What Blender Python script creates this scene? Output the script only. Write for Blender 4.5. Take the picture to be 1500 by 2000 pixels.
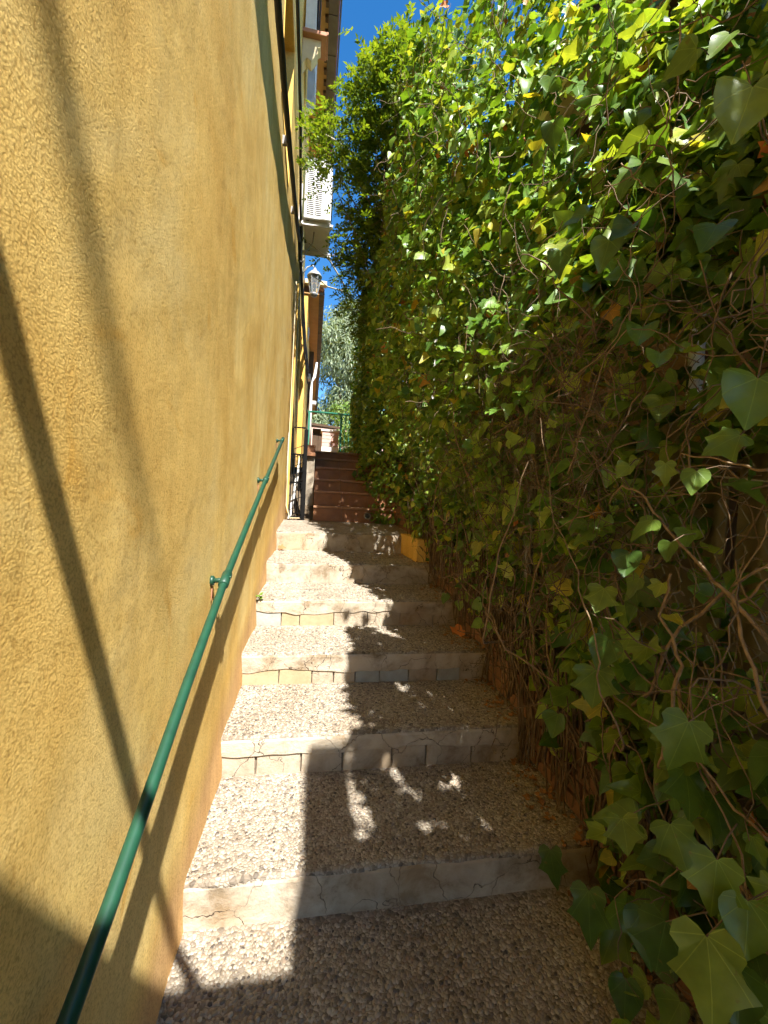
import bpy, bmesh, math, random
import numpy as np
from mathutils import Vector, Matrix, noise

random.seed(7); rng = np.random.default_rng(11)
for o in list(bpy.data.objects): bpy.data.objects.remove(o)
scene = bpy.context.scene
COL = scene.collection

# ------------------------------------------------------------------ camera
FPX = 815.4                       # focal length in pixels of a 1500 px wide frame
CAMLOC = Vector((0.333, 0.0, 1.323))
YAW, PITCH, ROLL = math.radians(9.93), math.radians(-1.03), math.radians(2.83)
f0 = Vector((math.sin(YAW), math.cos(YAW), 0)); r0 = Vector((math.cos(YAW), -math.sin(YAW), 0)); u0 = Vector((0, 0, 1))
FW = f0*math.cos(PITCH) + u0*math.sin(PITCH); u1 = u0*math.cos(PITCH) - f0*math.sin(PITCH)
RT = r0*math.cos(ROLL) + u1*math.sin(ROLL); UP = u1*math.cos(ROLL) - r0*math.sin(ROLL)
cam_data = bpy.data.cameras.new('camera'); cam = bpy.data.objects.new('camera', cam_data); COL.objects.link(cam)
cam_data.sensor_fit = 'HORIZONTAL'; cam_data.sensor_width = 36; cam_data.lens = FPX/1500*36
cam_data.clip_start = 0.02; cam_data.clip_end = 3000
cam.matrix_world = Matrix(((RT.x, UP.x, -FW.x, CAMLOC.x), (RT.y, UP.y, -FW.y, CAMLOC.y), (RT.z, UP.z, -FW.z, CAMLOC.z), (0, 0, 0, 1)))
scene.camera = cam

# ------------------------------------------------------------------ light
SUN = Vector((-0.138, 0.575, -0.805)).normalized()        # direction the light travels
world = bpy.data.worlds.new('World'); scene.world = world; world.use_nodes = True
wn = world.node_tree; wn.nodes.clear()
sky = wn.nodes.new('ShaderNodeTexSky'); sky.sky_type = 'NISHITA'; sky.sun_disc = False
sky.sun_elevation = math.asin(-SUN.z); sky.sun_rotation = math.atan2(-SUN.x, -SUN.y)
sky.altitude = 600; sky.air_density = 1.0; sky.dust_density = 0.0; sky.ozone_density = 1.6
bg = wn.nodes.new('ShaderNodeBackground'); bg.inputs['Strength'].default_value = 0.09
wo = wn.nodes.new('ShaderNodeOutputWorld')
hs = wn.nodes.new('ShaderNodeHueSaturation'); hs.inputs['Saturation'].default_value = 1.35
wn.links.new(sky.outputs[0], hs.inputs['Color']); wn.links.new(hs.outputs[0], bg.inputs[0]); wn.links.new(bg.outputs[0], wo.inputs[0])
sd = bpy.data.lights.new('sun', 'SUN'); sd.energy = 5.0; sd.angle = math.radians(0.53); sd.color = (1.0, 0.975, 0.93)
so = bpy.data.objects.new('sun', sd); COL.objects.link(so)
so.rotation_euler = SUN.to_track_quat('-Z', 'Y').to_euler(); so.location = (3, -4, 12)
vs = scene.view_settings; vs.view_transform = 'Standard'; vs.look = 'None'; vs.gamma = 1; vs.use_curve_mapping = False
vs.exposure = 1.65
cy = scene.cycles; cy.use_adaptive_sampling = True; cy.adaptive_threshold = 0.04; cy.adaptive_min_samples = 16; cy.use_denoising = True; cy.max_bounces = 7; cy.diffuse_bounces = 4; cy.glossy_bounces = 2; cy.transmission_bounces = 5; cy.transparent_max_bounces = 4; cy.caustics_reflective = False; cy.caustics_refractive = False
scene.render.resolution_x, scene.render.resolution_y = 768, 1024

# ------------------------------------------------------------------ pixel helpers (for measuring only)
def ray(px, py): return RT*((px-750)/FPX) - UP*((py-1000)/FPX) + FW
def onx(px, py, x): d = ray(px, py); return CAMLOC + d*((x-CAMLOC.x)/d.x)
def ony(px, py, y): d = ray(px, py); return CAMLOC + d*((y-CAMLOC.y)/d.y)

# ------------------------------------------------------------------ node helpers
def new_mat(name):
    m = bpy.data.materials.new(name); m.use_nodes = True
    nt = m.node_tree; b = nt.nodes['Principled BSDF']
    return m, nt, b
def N(nt, typ, **kw):
    n = nt.nodes.new(typ)
    for k, v in kw.items():
        if k in n.inputs.keys(): n.inputs[k].default_value = v
        else: setattr(n, k, v)
    return n
def L(nt, a, b): nt.links.new(a, b)
def ramp(nt, fac, stops, interp='LINEAR'):
    r = nt.nodes.new('ShaderNodeValToRGB'); e = r.color_ramp.elements; r.color_ramp.interpolation = interp
    while len(e) < len(stops): e.new(0.5)
    for i, (p, c) in enumerate(stops):
        e[i].position = p; e[i].color = (*c, 1) if len(c) == 3 else c
    if fac is not None: L(nt, fac, r.inputs[0])
    return r
def pos_map(nt, scale=(1, 1, 1), rot=(0, 0, 0), loc=(0, 0, 0), kind='Object'):
    t = nt.nodes.new('ShaderNodeTexCoord'); mp = nt.nodes.new('ShaderNodeMapping')
    mp.inputs['Scale'].default_value = scale; mp.inputs['Rotation'].default_value = rot; mp.inputs['Location'].default_value = loc
    if kind == 'World':
        g = nt.nodes.new('ShaderNodeNewGeometry'); L(nt, g.outputs['Position'], mp.inputs[0])
    else: L(nt, t.outputs[kind], mp.inputs[0])
    return mp.outputs[0]
def mixc(nt, fac, a, b, mode='MIX'):
    m = nt.nodes.new('ShaderNodeMix'); m.data_type = 'RGBA'; m.blend_type = mode
    if hasattr(fac, 'is_linked') or hasattr(fac, 'links'): L(nt, fac, m.inputs[0])
    else: m.inputs[0].default_value = fac
    for s, v in ((m.inputs[6], a), (m.inputs[7], b)):
        if hasattr(v, 'links'): L(nt, v, s)
        else: s.default_value = (*v, 1)
    return m.outputs[2]
def math_n(nt, op, a, b=None, clamp=False):
    m = nt.nodes.new('ShaderNodeMath'); m.operation = op; m.use_clamp = clamp
    for i, v in enumerate((a, b)):
        if v is None: continue
        if hasattr(v, 'links'): L(nt, v, m.inputs[i])
        else: m.inputs[i].default_value = v
    return m.outputs[0]
def bump(nt, b, height, strength, dist, prev=None):
    bm = nt.nodes.new('ShaderNodeBump'); bm.inputs['Strength'].default_value = strength; bm.inputs['Distance'].default_value = dist
    L(nt, height, bm.inputs['Height'])
    if prev is not None: L(nt, prev, bm.inputs['Normal'])
    L(nt, bm.outputs[0], b.inputs['Normal'])
    return bm.outputs[0]
def plain(name, c1, c2=None, rough=0.7, scale=12, metal=0.0, bmp=0.0, bd=0.003, detail=6, spec=0.4):
    m, nt, b = new_mat(name)
    p = pos_map(nt, kind='World')
    n = N(nt, 'ShaderNodeTexNoise', Scale=scale, Detail=detail, Roughness=0.65); L(nt, p, n.inputs['Vector'])
    c2 = c2 or tuple(x*0.75 for x in c1)
    r = ramp(nt, n.outputs[0], [(0.3, c2), (0.7, c1)]); L(nt, r.outputs[0], b.inputs['Base Color'])
    b.inputs['Roughness'].default_value = rough; b.inputs['Metallic'].default_value = metal
    b.inputs['Specular IOR Level'].default_value = spec
    if bmp:
        n2 = N(nt, 'ShaderNodeTexNoise', Scale=scale*6, Detail=5); L(nt, p, n2.inputs['Vector'])
        bump(nt, b, n2.outputs[0], bmp, bd)
    return m

M = {}
# --- ochre stucco
def mat_stucco(name, hi, mid, lo, band=True):
    m, nt, b = new_mat(name)
    p = pos_map(nt, kind='World')
    big = N(nt, 'ShaderNodeTexNoise', Scale=1.6, Detail=5, Roughness=0.6, Distortion=0.6); L(nt, p, big.inputs['Vector'])
    pv = pos_map(nt, scale=(1, 5.5, 0.7), kind='World')
    st = N(nt, 'ShaderNodeTexNoise', Scale=2.2, Detail=6, Roughness=0.7); L(nt, pv, st.inputs['Vector'])
    c = ramp(nt, big.outputs[0], [(0.34, lo), (0.5, mid), (0.64, hi)])
    s = ramp(nt, st.outputs[0], [(0.35, (0.70, 0.66, 0.58)), (0.62, (1, 1, 1))])
    col = mixc(nt, 0.45, c.outputs[0], s.outputs[0], 'MULTIPLY')
    # orange rubbed spots
    sp = N(nt, 'ShaderNodeTexNoise', Scale=4.5, Detail=3, Distortion=1.2); L(nt, p, sp.inputs['Vector'])
    spm = ramp(nt, sp.outputs[0], [(0.62, (0, 0, 0)), (0.74, (1, 1, 1))])
    col = mixc(nt, math_n(nt, 'MULTIPLY', spm.outputs[0], 0.55), col, (0.72, 0.36, 0.045))
    # relief: swirling trowel strokes + grain
    wob = N(nt, 'ShaderNodeTexNoise', Scale=2.3, Detail=2); L(nt, p, wob.inputs['Vector'])
    mp = nt.nodes.new('ShaderNodeVectorMath'); mp.operation = 'SCALE'; mp.inputs['Scale'].default_value = 0.35
    L(nt, wob.outputs['Color'], mp.inputs[0])
    ad = nt.nodes.new('ShaderNodeVectorMath'); ad.operation = 'ADD'; L(nt, p, ad.inputs[0]); L(nt, mp.outputs[0], ad.inputs[1])
    m2 = nt.nodes.new('ShaderNodeMapping'); m2.inputs['Rotation'].default_value = (math.radians(35), 0, 0); m2.inputs['Scale'].default_value = (1, 0.34, 1.3)
    L(nt, ad.outputs[0], m2.inputs[0])
    g1 = N(nt, 'ShaderNodeTexNoise', Scale=90, Detail=3, Roughness=0.6); L(nt, m2.outputs[0], g1.inputs['Vector'])
    vg = N(nt, 'ShaderNodeTexVoronoi', Scale=230, Randomness=1.0); L(nt, p, vg.inputs['Vector'])
    gn = N(nt, 'ShaderNodeTexNoise', Scale=110, Detail=6, Roughness=0.85); L(nt, p, gn.inputs['Vector'])
    class _O: pass
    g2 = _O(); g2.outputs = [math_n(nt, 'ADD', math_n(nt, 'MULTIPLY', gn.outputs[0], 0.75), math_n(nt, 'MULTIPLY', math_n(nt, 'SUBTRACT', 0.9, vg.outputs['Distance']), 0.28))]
    g3 = N(nt, 'ShaderNodeTexNoise', Scale=9, Detail=3); L(nt, p, g3.inputs['Vector'])
    am_n = N(nt, 'ShaderNodeTexNoise', Scale=2.8, Detail=4); L(nt, p, am_n.inputs['Vector']); amp = ramp(nt, am_n.outputs[0], [(0.38, (0.10,)*3), (0.62, (1,)*3)])
    sel = ramp(nt, wob.outputs[0], [(0.48, (0.0,)*3), (0.64, (0.40,)*3)])
    h = math_n(nt, 'ADD', math_n(nt, 'MULTIPLY', g1.outputs[0], sel.outputs[0]), math_n(nt, 'MULTIPLY', g2.outputs[0], 1.5))
    h = math_n(nt, 'MULTIPLY', h, amp.outputs[0])
    h = math_n(nt, 'ADD', h, math_n(nt, 'MULTIPLY', g3.outputs[0], 1.2))
    if band:   # smooth repaired skirting that climbs with the stairs
        g = nt.nodes.new('ShaderNodeNewGeometry'); sx = nt.nodes.new('ShaderNodeSeparateXYZ'); L(nt, g.outputs['Position'], sx.inputs[0])
        slope = math_n(nt, 'SUBTRACT', sx.outputs['Z'], math_n(nt, 'MULTIPLY', math_n(nt, 'SUBTRACT', sx.outputs['Y'], 1.0), 0.30))
        ed = math_n(nt, 'ADD', slope, math_n(nt, 'MULTIPLY', math_n(nt, 'SUBTRACT', st.outputs[0], 0.5), 0.14))
        bmask = ramp(nt, ed, [(0.10, (1, 1, 1)), (0.24, (0, 0, 0))])
        bcol = ramp(nt, st.outputs[0], [(0.3, (0.50, 0.27, 0.12)), (0.6, (0.66, 0.40, 0.19))])
        col = mixc(nt, math_n(nt, 'MULTIPLY', bmask.outputs[0], 0.75), col, bcol.outputs[0])
        h = math_n(nt, 'MULTIPLY', h, math_n(nt, 'SUBTRACT', 1.0, math_n(nt, 'MULTIPLY', bmask.outputs[0], 0.75)))
    L(nt, col, b.inputs['Base Color']); b.inputs['Roughness'].default_value = 0.9; b.inputs['Specular IOR Level'].default_value = 0.2
    pit_shade = ramp(nt, g2.outputs[0], [(0.34, (0.62, 0.54, 0.42)), (0.52, (1, 1, 1))]); col = mixc(nt, 0.8, col, pit_shade.outputs[0], 'MULTIPLY'); L(nt, col, b.inputs['Base Color'])  # small shadows in the pits painted into the colour as a darker tint
    bump(nt, b, h, 0.55, 0.0040)
    return m
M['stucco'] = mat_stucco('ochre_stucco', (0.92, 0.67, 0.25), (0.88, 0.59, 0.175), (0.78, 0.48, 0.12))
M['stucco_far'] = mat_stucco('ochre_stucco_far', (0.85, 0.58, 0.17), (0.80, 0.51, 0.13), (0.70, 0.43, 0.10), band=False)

# --- exposed aggregate
def mat_aggregate():
    m, nt, b = new_mat('pebble_wash_concrete'); p = pos_map(nt, kind='World')
    v = N(nt, 'ShaderNodeTexVoronoi', Scale=75); L(nt, p, v.inputs['Vector'])
    ve = N(nt, 'ShaderNodeTexVoronoi', Scale=75); ve.feature = 'DISTANCE_TO_EDGE'; L(nt, p, ve.inputs['Vector'])
    sc = nt.nodes.new('ShaderNodeSeparateColor'); L(nt, v.outputs['Color'], sc.inputs[0])
    c = ramp(nt, sc.outputs[0], [(0.0, (0.11, 0.09, 0.068)), (0.15, (0.22, 0.18, 0.135)), (0.4, (0.33, 0.285, 0.22)), (0.75, (0.42, 0.375, 0.305)), (1, (0.27, 0.20, 0.14))])
    e = ramp(nt, ve.outputs[0], [(0.0, (0, 0, 0)), (0.09, (1, 1, 1))])
    col = mixc(nt, e.outputs[0], (0.20, 0.16, 0.115), c.outputs[0])
    n = N(nt, 'ShaderNodeTexNoise', Scale=3, Detail=5); L(nt, p, n.inputs['Vector'])
    dr = ramp(nt, n.outputs[0], [(0.3, (0.72, 0.66, 0.58)), (0.65, (1, 1, 1))])
    col = mixc(nt, 0.8, col, dr.outputs[0], 'MULTIPLY')
    L(nt, col, b.inputs['Base Color']); b.inputs['Roughness'].default_value = 0.75
    hr = ramp(nt, ve.outputs[0], [(0.0, (0, 0, 0)), (0.35, (1, 1, 1))])
    bump(nt, b, hr.outputs[0], 0.7, 0.004)
    return m
M['aggregate'] = mat_aggregate()
def mat_pebble():
    m, nt, b = new_mat('river_pebble'); g = nt.nodes.new('ShaderNodeNewGeometry')
    c = ramp(nt, g.outputs['Random Per Island'], [(0.0, (0.055, 0.045, 0.038)), (0.10, (0.15, 0.12, 0.09)), (0.3, (0.25, 0.205, 0.145)), (0.6, (0.35, 0.30, 0.225)), (0.85, (0.44, 0.395, 0.315)), (0.95, (0.27, 0.19, 0.125)), (1, (0.19, 0.18, 0.17))])
    p = pos_map(nt, kind='World'); n = N(nt, 'ShaderNodeTexNoise', Scale=3, Detail=5); L(nt, p, n.inputs['Vector'])
    dr = ramp(nt, n.outputs[0], [(0.3, (0.75, 0.68, 0.60)), (0.65, (1, 1, 1))])
    L(nt, mixc(nt, 0.8, c.outputs[0], dr.outputs[0], 'MULTIPLY'), b.inputs['Base Color'])
    b.inputs['Roughness'].default_value = 0.55
    return m
M['pebble'] = mat_pebble()
def mat_plaster(name, a, c, cracks=True):
    m, nt, b = new_mat(name); p = pos_map(nt, kind='World')
    n = N(nt, 'ShaderNodeTexNoise', Scale=7, Detail=8, Roughness=0.68, Distortion=0.4); L(nt, p, n.inputs['Vector'])
    r = ramp(nt, n.outputs[0], [(0.36, c), (0.47, tuple((x*0.6+y*0.4) for x, y in zip(a, c))), (0.60, a)])
    n3 = N(nt, 'ShaderNodeTexNoise', Scale=2.2, Detail=4); L(nt, p, n3.inputs['Vector'])
    rust = ramp(nt, n3.outputs[0], [(0.52, (0, 0, 0)), (0.68, (1, 1, 1))])
    col = mixc(nt, math_n(nt, 'MULTIPLY', rust.outputs[0], 0.5), r.outputs[0], (0.36, 0.22, 0.095))
    n2 = N(nt, 'ShaderNodeTexNoise', Scale=60, Detail=5); L(nt, p, n2.inputs['Vector'])
    h = math_n(nt, 'ADD', math_n(nt, 'MULTIPLY', n.outputs[0], 1.4), math_n(nt, 'MULTIPLY', n2.outputs[0], 0.4))
    if cracks:
        w = N(nt, 'ShaderNodeTexNoise', Scale=9, Detail=4); L(nt, p, w.inputs['Vector'])
        sc = nt.nodes.new('ShaderNodeVectorMath'); sc.operation = 'SCALE'; sc.inputs['Scale'].default_value = 0.16; L(nt, w.outputs['Color'], sc.inputs[0])
        ad = nt.nodes.new('ShaderNodeVectorMath'); ad.operation = 'ADD'; L(nt, p, ad.inputs[0]); L(nt, sc.outputs[0], ad.inputs[1])
        ve = N(nt, 'ShaderNodeTexVoronoi', Scale=4.2); ve.feature = 'DISTANCE_TO_EDGE'; L(nt, ad.outputs[0], ve.inputs['Vector'])
        msk = N(nt, 'ShaderNodeTexNoise', Scale=5.5, Detail=3); L(nt, p, msk.inputs['Vector'])
        mk = ramp(nt, msk.outputs[0], [(0.54, (0, 0, 0)), (0.70, (0.8, 0.8, 0.8))])
        ck0 = ramp(nt, ve.outputs[0], [(0.0, (0, 0, 0)), (0.007, (1, 1, 1))])
        ck = ramp(nt, math_n(nt, 'ADD', ck0.outputs[0], mk.outputs[0], True), [(0, (0, 0, 0)), (1, (1, 1, 1))])
        col = mixc(nt, ck.outputs[0], (0.09, 0.06, 0.035), col)
        h = math_n(nt, 'ADD', h, math_n(nt, 'MULTIPLY', ck.outputs[0], 0.8))
    L(nt, col, b.inputs['Base Color']); b.inputs['Roughness'].default_value = 0.85
    bump(nt, b, h, 0.8, 0.009)
    return m
M['plaster'] = mat_plaster('worn_cement_render', (0.45, 0.38, 0.285), (0.20, 0.145, 0.085))
M['stone'] = mat_plaster('pale_riser_stone', (0.40, 0.33, 0.24), (0.20, 0.14, 0.08), cracks=True)
M['stone_blue'] = plain('bluish_riser_stone', (0.34, 0.36, 0.33), (0.26, 0.24, 0.20), 0.7, 12, bmp=0.5)
M['stone_ochre'] = plain('ochre_riser_stone', (0.42, 0.32, 0.19), (0.30, 0.22, 0.12), 0.8, 10, bmp=0.6)
M['mortar'] = plain('dark_mortar', (0.24, 0.185, 0.125), (0.12, 0.09, 0.06), 0.95, 30, bmp=0.5)
M['green_paint'] = plain('green_gloss_paint', (0.011, 0.062, 0.032), (0.008, 0.042, 0.023), 0.42, 25, bmp=0.12, bd=0.001, spec=0.5)
M['fence_green'] = plain('fence_green_paint', (0.03, 0.20, 0.13), (0.02, 0.14, 0.09), 0.45, 10)
M['black_iron'] = plain('black_iron', (0.006, 0.006, 0.006), (0.010, 0.009, 0.008), 0.8, 20, spec=0.1)
M['cable_black'] = plain('black_cable_sheath', (0.016, 0.015, 0.014), (0.03, 0.027, 0.024), 0.6, 30)
M['cable_grey'] = plain('grey_cable_sheath', (0.30, 0.28, 0.25), (0.2, 0.18, 0.16), 0.6, 30)
M['brown_tile'] = plain('brown_stair_tile', (0.32, 0.145, 0.065), (0.20, 0.09, 0.042), 0.5, 9, bmp=0.2)
M['nosing'] = plain('stair_nosing_tile', (0.40, 0.22, 0.12), (0.27, 0.14, 0.08), 0.5, 14, bmp=0.2)
M['white_paint'] = plain('white_paint', (0.78, 0.76, 0.72), (0.62, 0.59, 0.53), 0.6, 6, bmp=0.1)
M['ac_white'] = plain('ac_white_enamel', (0.66, 0.65, 0.62), (0.58, 0.56, 0.52), 0.5, 4)
M['ac_dark'] = plain('ac_dark_gap', (0.04, 0.035, 0.035), (0.025, 0.02, 0.02), 0.7, 20)
M['wood'] = plain('eave_wood', (0.50, 0.29, 0.10), (0.38, 0.21, 0.07), 0.7, 5, bmp=0.2)
M['wood_dark'] = plain('dark_timber', (0.10, 0.055, 0.025), (0.06, 0.033, 0.015), 0.7, 8)
M['roof_grey'] = plain('grey_roof_slab', (0.17, 0.145, 0.125), (0.11, 0.09, 0.075), 0.85, 6, bmp=0.3)
M['terracotta'] = plain('terracotta', (0.50, 0.22, 0.12), (0.38, 0.16, 0.08), 0.75, 9, bmp=0.2)
M['cream'] = plain('cream_plaster', (0.70, 0.56, 0.34), (0.6, 0.46, 0.26), 0.85, 6, bmp=0.2)
M['brick'] = plain('red_brick', (0.32, 0.17, 0.09), (0.20, 0.10, 0.055), 0.9, 15, bmp=0.5)
M['brick_pale'] = plain('pale_pink_brick', (0.62, 0.42, 0.35), (0.5, 0.32, 0.26), 0.85, 8, bmp=0.3)
M['lamp_metal'] = plain('grey_lantern_metal', (0.42, 0.41, 0.39), (0.3, 0.29, 0.28), 0.45, 20, metal=0.3)
M['corrugated'] = plain('fibre_cement_sheet', (0.30, 0.25, 0.16), (0.20, 0.155, 0.09), 0.9, 5, bmp=0.4)
M['wire'] = plain('galvanised_wire', (0.28, 0.27, 0.24), (0.18, 0.16, 0.13), 0.5, 30, metal=0.6)
M['soil'] = plain('garden_soil', (0.14, 0.10, 0.06), (0.08, 0.055, 0.03), 0.95, 6, bmp=0.6, bd=0.01)
M['bark'] = plain('ivy_stem_bark', (0.32, 0.22, 0.125), (0.13, 0.08, 0.042), 0.85, 30, bmp=0.5)
M['twig'] = plain('dry_twig', (0.22, 0.145, 0.08), (0.06, 0.038, 0.02), 0.85, 14)
M['trunk'] = plain('tree_bark', (0.18, 0.13, 0.09), (0.09, 0.065, 0.045), 0.9, 12, bmp=0.6)
M['pale_twig'] = plain('pale_bare_branch', (0.42, 0.36, 0.25), (0.3, 0.25, 0.16), 0.8, 9)
M['litter'] = plain('dry_leaf', (0.34, 0.16, 0.055), (0.2, 0.09, 0.035), 0.8, 20)
M['dead_leaf'] = plain('orange_dead_leaf', (0.50, 0.17, 0.035), (0.36, 0.12, 0.03), 0.7, 15)
def mat_glass():
    m, nt, b = new_mat('lantern_glass'); b.inputs['Base Color'].default_value = (0.75, 0.8, 0.82, 1)
    b.inputs['Roughness'].default_value = 0.15; b.inputs['Transmission Weight'].default_value = 0.85; b.inputs['IOR'].default_value = 1.2
    return m
M['glass'] = mat_glass()
def mat_pane():
    m, nt, b = new_mat('window_pane'); b.inputs['Base Color'].default_value = (0.04, 0.05, 0.06, 1); b.inputs['Roughness'].default_value = 0.08
    return m
M['pane'] = mat_pane()
def mat_leaf(name, stops, rnd, trans=0.40, veins=True, rough=0.38):
    m, nt, b = new_mat(name)
    if rnd == 'object': f = nt.nodes.new('ShaderNodeObjectInfo').outputs['Random']
    else: f = nt.nodes.new('ShaderNodeNewGeometry').outputs['Random Per Island']
    c = ramp(nt, f, stops).outputs[0]
    p = pos_map(nt, kind='World'); n = N(nt, 'ShaderNodeTexNoise', Scale=28, Detail=4); L(nt, p, n.inputs['Vector'])
    sh = ramp(nt, n.outputs[0], [(0.3, (0.72, 0.76, 0.7)), (0.7, (1.1, 1.1, 1.0))])
    c = mixc(nt, 1.0, c, sh.outputs[0], 'MULTIPLY')
    sn = N(nt, 'ShaderNodeTexNoise', Scale=46, Detail=3); L(nt, p, sn.inputs['Vector']); sm = ramp(nt, sn.outputs[0], [(0.66, (0, 0, 0)), (0.72, (1, 1, 1))])
    c = mixc(nt, math_n(nt, 'MULTIPLY', sm.outputs[0], 0.6), c, (0.16, 0.12, 0.03))
    if veins:
        uv = nt.nodes.new('ShaderNodeUVMap'); sx = nt.nodes.new('ShaderNodeSeparateXYZ'); L(nt, uv.outputs[0], sx.inputs[0])
        # veins radiating from the leaf base: angle bands + midrib
        ax = math_n(nt, 'ABSOLUTE', sx.outputs['X'])
        ang = math_n(nt, 'ARCTAN2', ax, math_n(nt, 'ADD', sx.outputs['Y'], 0.02))
        s = math_n(nt, 'ABSOLUTE', math_n(nt, 'SUBTRACT', math_n(nt, 'FRACT', math_n(nt, 'ADD', math_n(nt, 'MULTIPLY', ang, 1.45), 0.5)), 0.5))
        rad = math_n(nt, 'SQRT', math_n(nt, 'ADD', math_n(nt, 'MULTIPLY', ax, ax), math_n(nt, 'MULTIPLY', sx.outputs['Y'], sx.outputs['Y'])))
        dv = math_n(nt, 'MULTIPLY', s, rad)
        vm = ramp(nt, dv, [(0.0, (1, 1, 1)), (0.016, (0, 0, 0))])
        c = mixc(nt, math_n(nt, 'MULTIPLY', vm.outputs[0], 0.7), c, mixc(nt, 1.0, c, (1.9, 1.7, 1.9), 'MULTIPLY'))
        bump(nt, b, vm.outputs[0], 0.25, 0.002)
    L(nt, c, b.inputs['Base Color']); b.inputs['Roughness'].default_value = rough; b.inputs['Specular IOR Level'].default_value = 0.45
    tr = nt.nodes.new('ShaderNodeBsdfTranslucent')
    tc = mixc(nt, 1.0, c, (1.5, 1.35, 0.35), 'MULTIPLY'); L(nt, tc, tr.inputs['Color'])
    mx = nt.nodes.new('ShaderNodeMixShader'); mx.inputs[0].default_value = trans
    L(nt, b.outputs[0], mx.inputs[1]); L(nt, tr.outputs[0], mx.inputs[2])
    L(nt, mx.outputs[0], nt.nodes['Material Output'].inputs['Surface'])
    return m
IVY = [(0.0, (0.052, 0.125, 0.024)), (0.2, (0.105, 0.21, 0.032)), (0.5, (0.175, 0.295, 0.042)), (0.75, (0.26, 0.375, 0.058)), (0.93, (0.37, 0.43, 0.08)), (0.985, (0.50, 0.42, 0.06)), (1.0, (0.42, 0.18, 0.04))]
M['ivy'] = mat_leaf('ivy_leaf', IVY, 'island')
M['ivy_single'] = mat_leaf('ivy_leaf_single', [(0.0, (0.050, 0.105, 0.020)), (0.3, (0.09, 0.165, 0.026)), (0.7, (0.14, 0.22, 0.032)), (0.95, (0.20, 0.27, 0.045)), (1.0, (0.34, 0.30, 0.05))], 'object')
M['ash'] = mat_leaf('ash_leaflet', [(0, (0.08, 0.145, 0.020)), (0.5, (0.145, 0.225, 0.03)), (1, (0.24, 0.31, 0.045))], 'island', 0.45, False, 0.45)
M['willow'] = mat_leaf('grey_green_leaf', [(0, (0.11, 0.15, 0.075)), (0.6, (0.22, 0.27, 0.15)), (1, (0.38, 0.42, 0.28))], 'island', 0.3, False, 0.5)
M['shrub'] = mat_leaf('pale_shrub_leaf', [(0, (0.08, 0.16, 0.02)), (0.6, (0.17, 0.28, 0.04)), (1, (0.34, 0.42, 0.12))], 'island', 0.4, False, 0.45)

# ------------------------------------------------------------------ mesh helpers
class MB:
    def __init__(s): s.v = []; s.f = []
    def add(s, v, f):
        o = len(s.v); s.v.extend([tuple(x) for x in v]); s.f.extend([tuple(i+o for i in q) for q in f]); return s
    def box(s, x0, x1, y0, y1, z0, z1):
        v = [(x0, y0, z0), (x1, y0, z0), (x1, y1, z0), (x0, y1, z0), (x0, y0, z1), (x1, y0, z1), (x1, y1, z1), (x0, y1, z1)]
        return s.add(v, [(0, 3, 2, 1), (4, 5, 6, 7), (0, 1, 5, 4), (1, 2, 6, 5), (2, 3, 7, 6), (3, 0, 4, 7)])
    def tube(s, pts, rad, n=8, cap=True):
        pts = [Vector(p) for p in pts]; rads = rad if hasattr(rad, '__len__') else [rad]*len(pts)
        rings = []; a = None
        for i, p in enumerate(pts):
            t = (pts[min(i+1, len(pts)-1)] - pts[max(i-1, 0)])
            if t.length < 1e-9: t = Vector((0, 0, 1))
            t.normalize()
            if a is None: a = t.orthogonal().normalized()
            else:
                a = a - t*a.dot(t)
                a = t.orthogonal().normalized() if a.length < 1e-6 else a.normalized()
            b = t.cross(a)
            rings.append([p + (a*math.cos(k*2*math.pi/n) + b*math.sin(k*2*math.pi/n))*rads[i] for k in range(n)])
        v = [q for r in rings for q in r]; f = []
        for i in range(len(pts)-1):
            for k in range(n):
                k2 = (k+1) % n; f.append((i*n+k, i*n+k2, (i+1)*n+k2, (i+1)*n+k))
        if cap: f.append(tuple(range(n-1, -1, -1))); f.append(tuple((len(pts)-1)*n+k for k in range(n)))
        return s.add(v, f)
    def lathe(s, c, prof, n=16, ang0=0):
        v = []; f = []
        for r, z in prof:
            for k in range(n):
                a = ang0 + k*2*math.pi/n; v.append((c[0]+r*math.cos(a), c[1]+r*math.sin(a), c[2]+z))
        for i in range(len(prof)-1):
            for k in range(n):
                k2 = (k+1) % n; f.append((i*n+k, i*n+k2, (i+1)*n+k2, (i+1)*n+k))
        f.append(tuple(range(n-1, -1, -1))); f.append(tuple((len(prof)-1)*n+k for k in range(n)))
        return s.add(v, f)
def link(o, parent):
    COL.objects.link(o)
    if parent is not None:
        o.parent = parent
        if parent.type == 'EMPTY': o.location = -parent.location
    return o
def build(name, mb, mat, parent=None, smooth=False, bevel=0.0, kind=None):
    me = bpy.data.meshes.new(name); me.from_pydata([tuple(v) for v in mb.v], [], mb.f); me.update()
    if bevel or True:
        bm = bmesh.new(); bm.from_mesh(me)
        if bevel: bmesh.ops.bevel(bm, geom=list(bm.edges), offset=bevel, segments=2, affect='EDGES', profile=0.6)
        bmesh.ops.recalc_face_normals(bm, faces=bm.faces); bm.to_mesh(me); bm.free()
    if smooth: me.polygons.foreach_set('use_smooth', [True]*len(me.polygons))
    me.materials.append(mat if not isinstance(mat, str) else M[mat])
    o = bpy.data.objects.new(name, me)
    if kind: o['kind'] = kind
    return link(o, parent)
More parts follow.
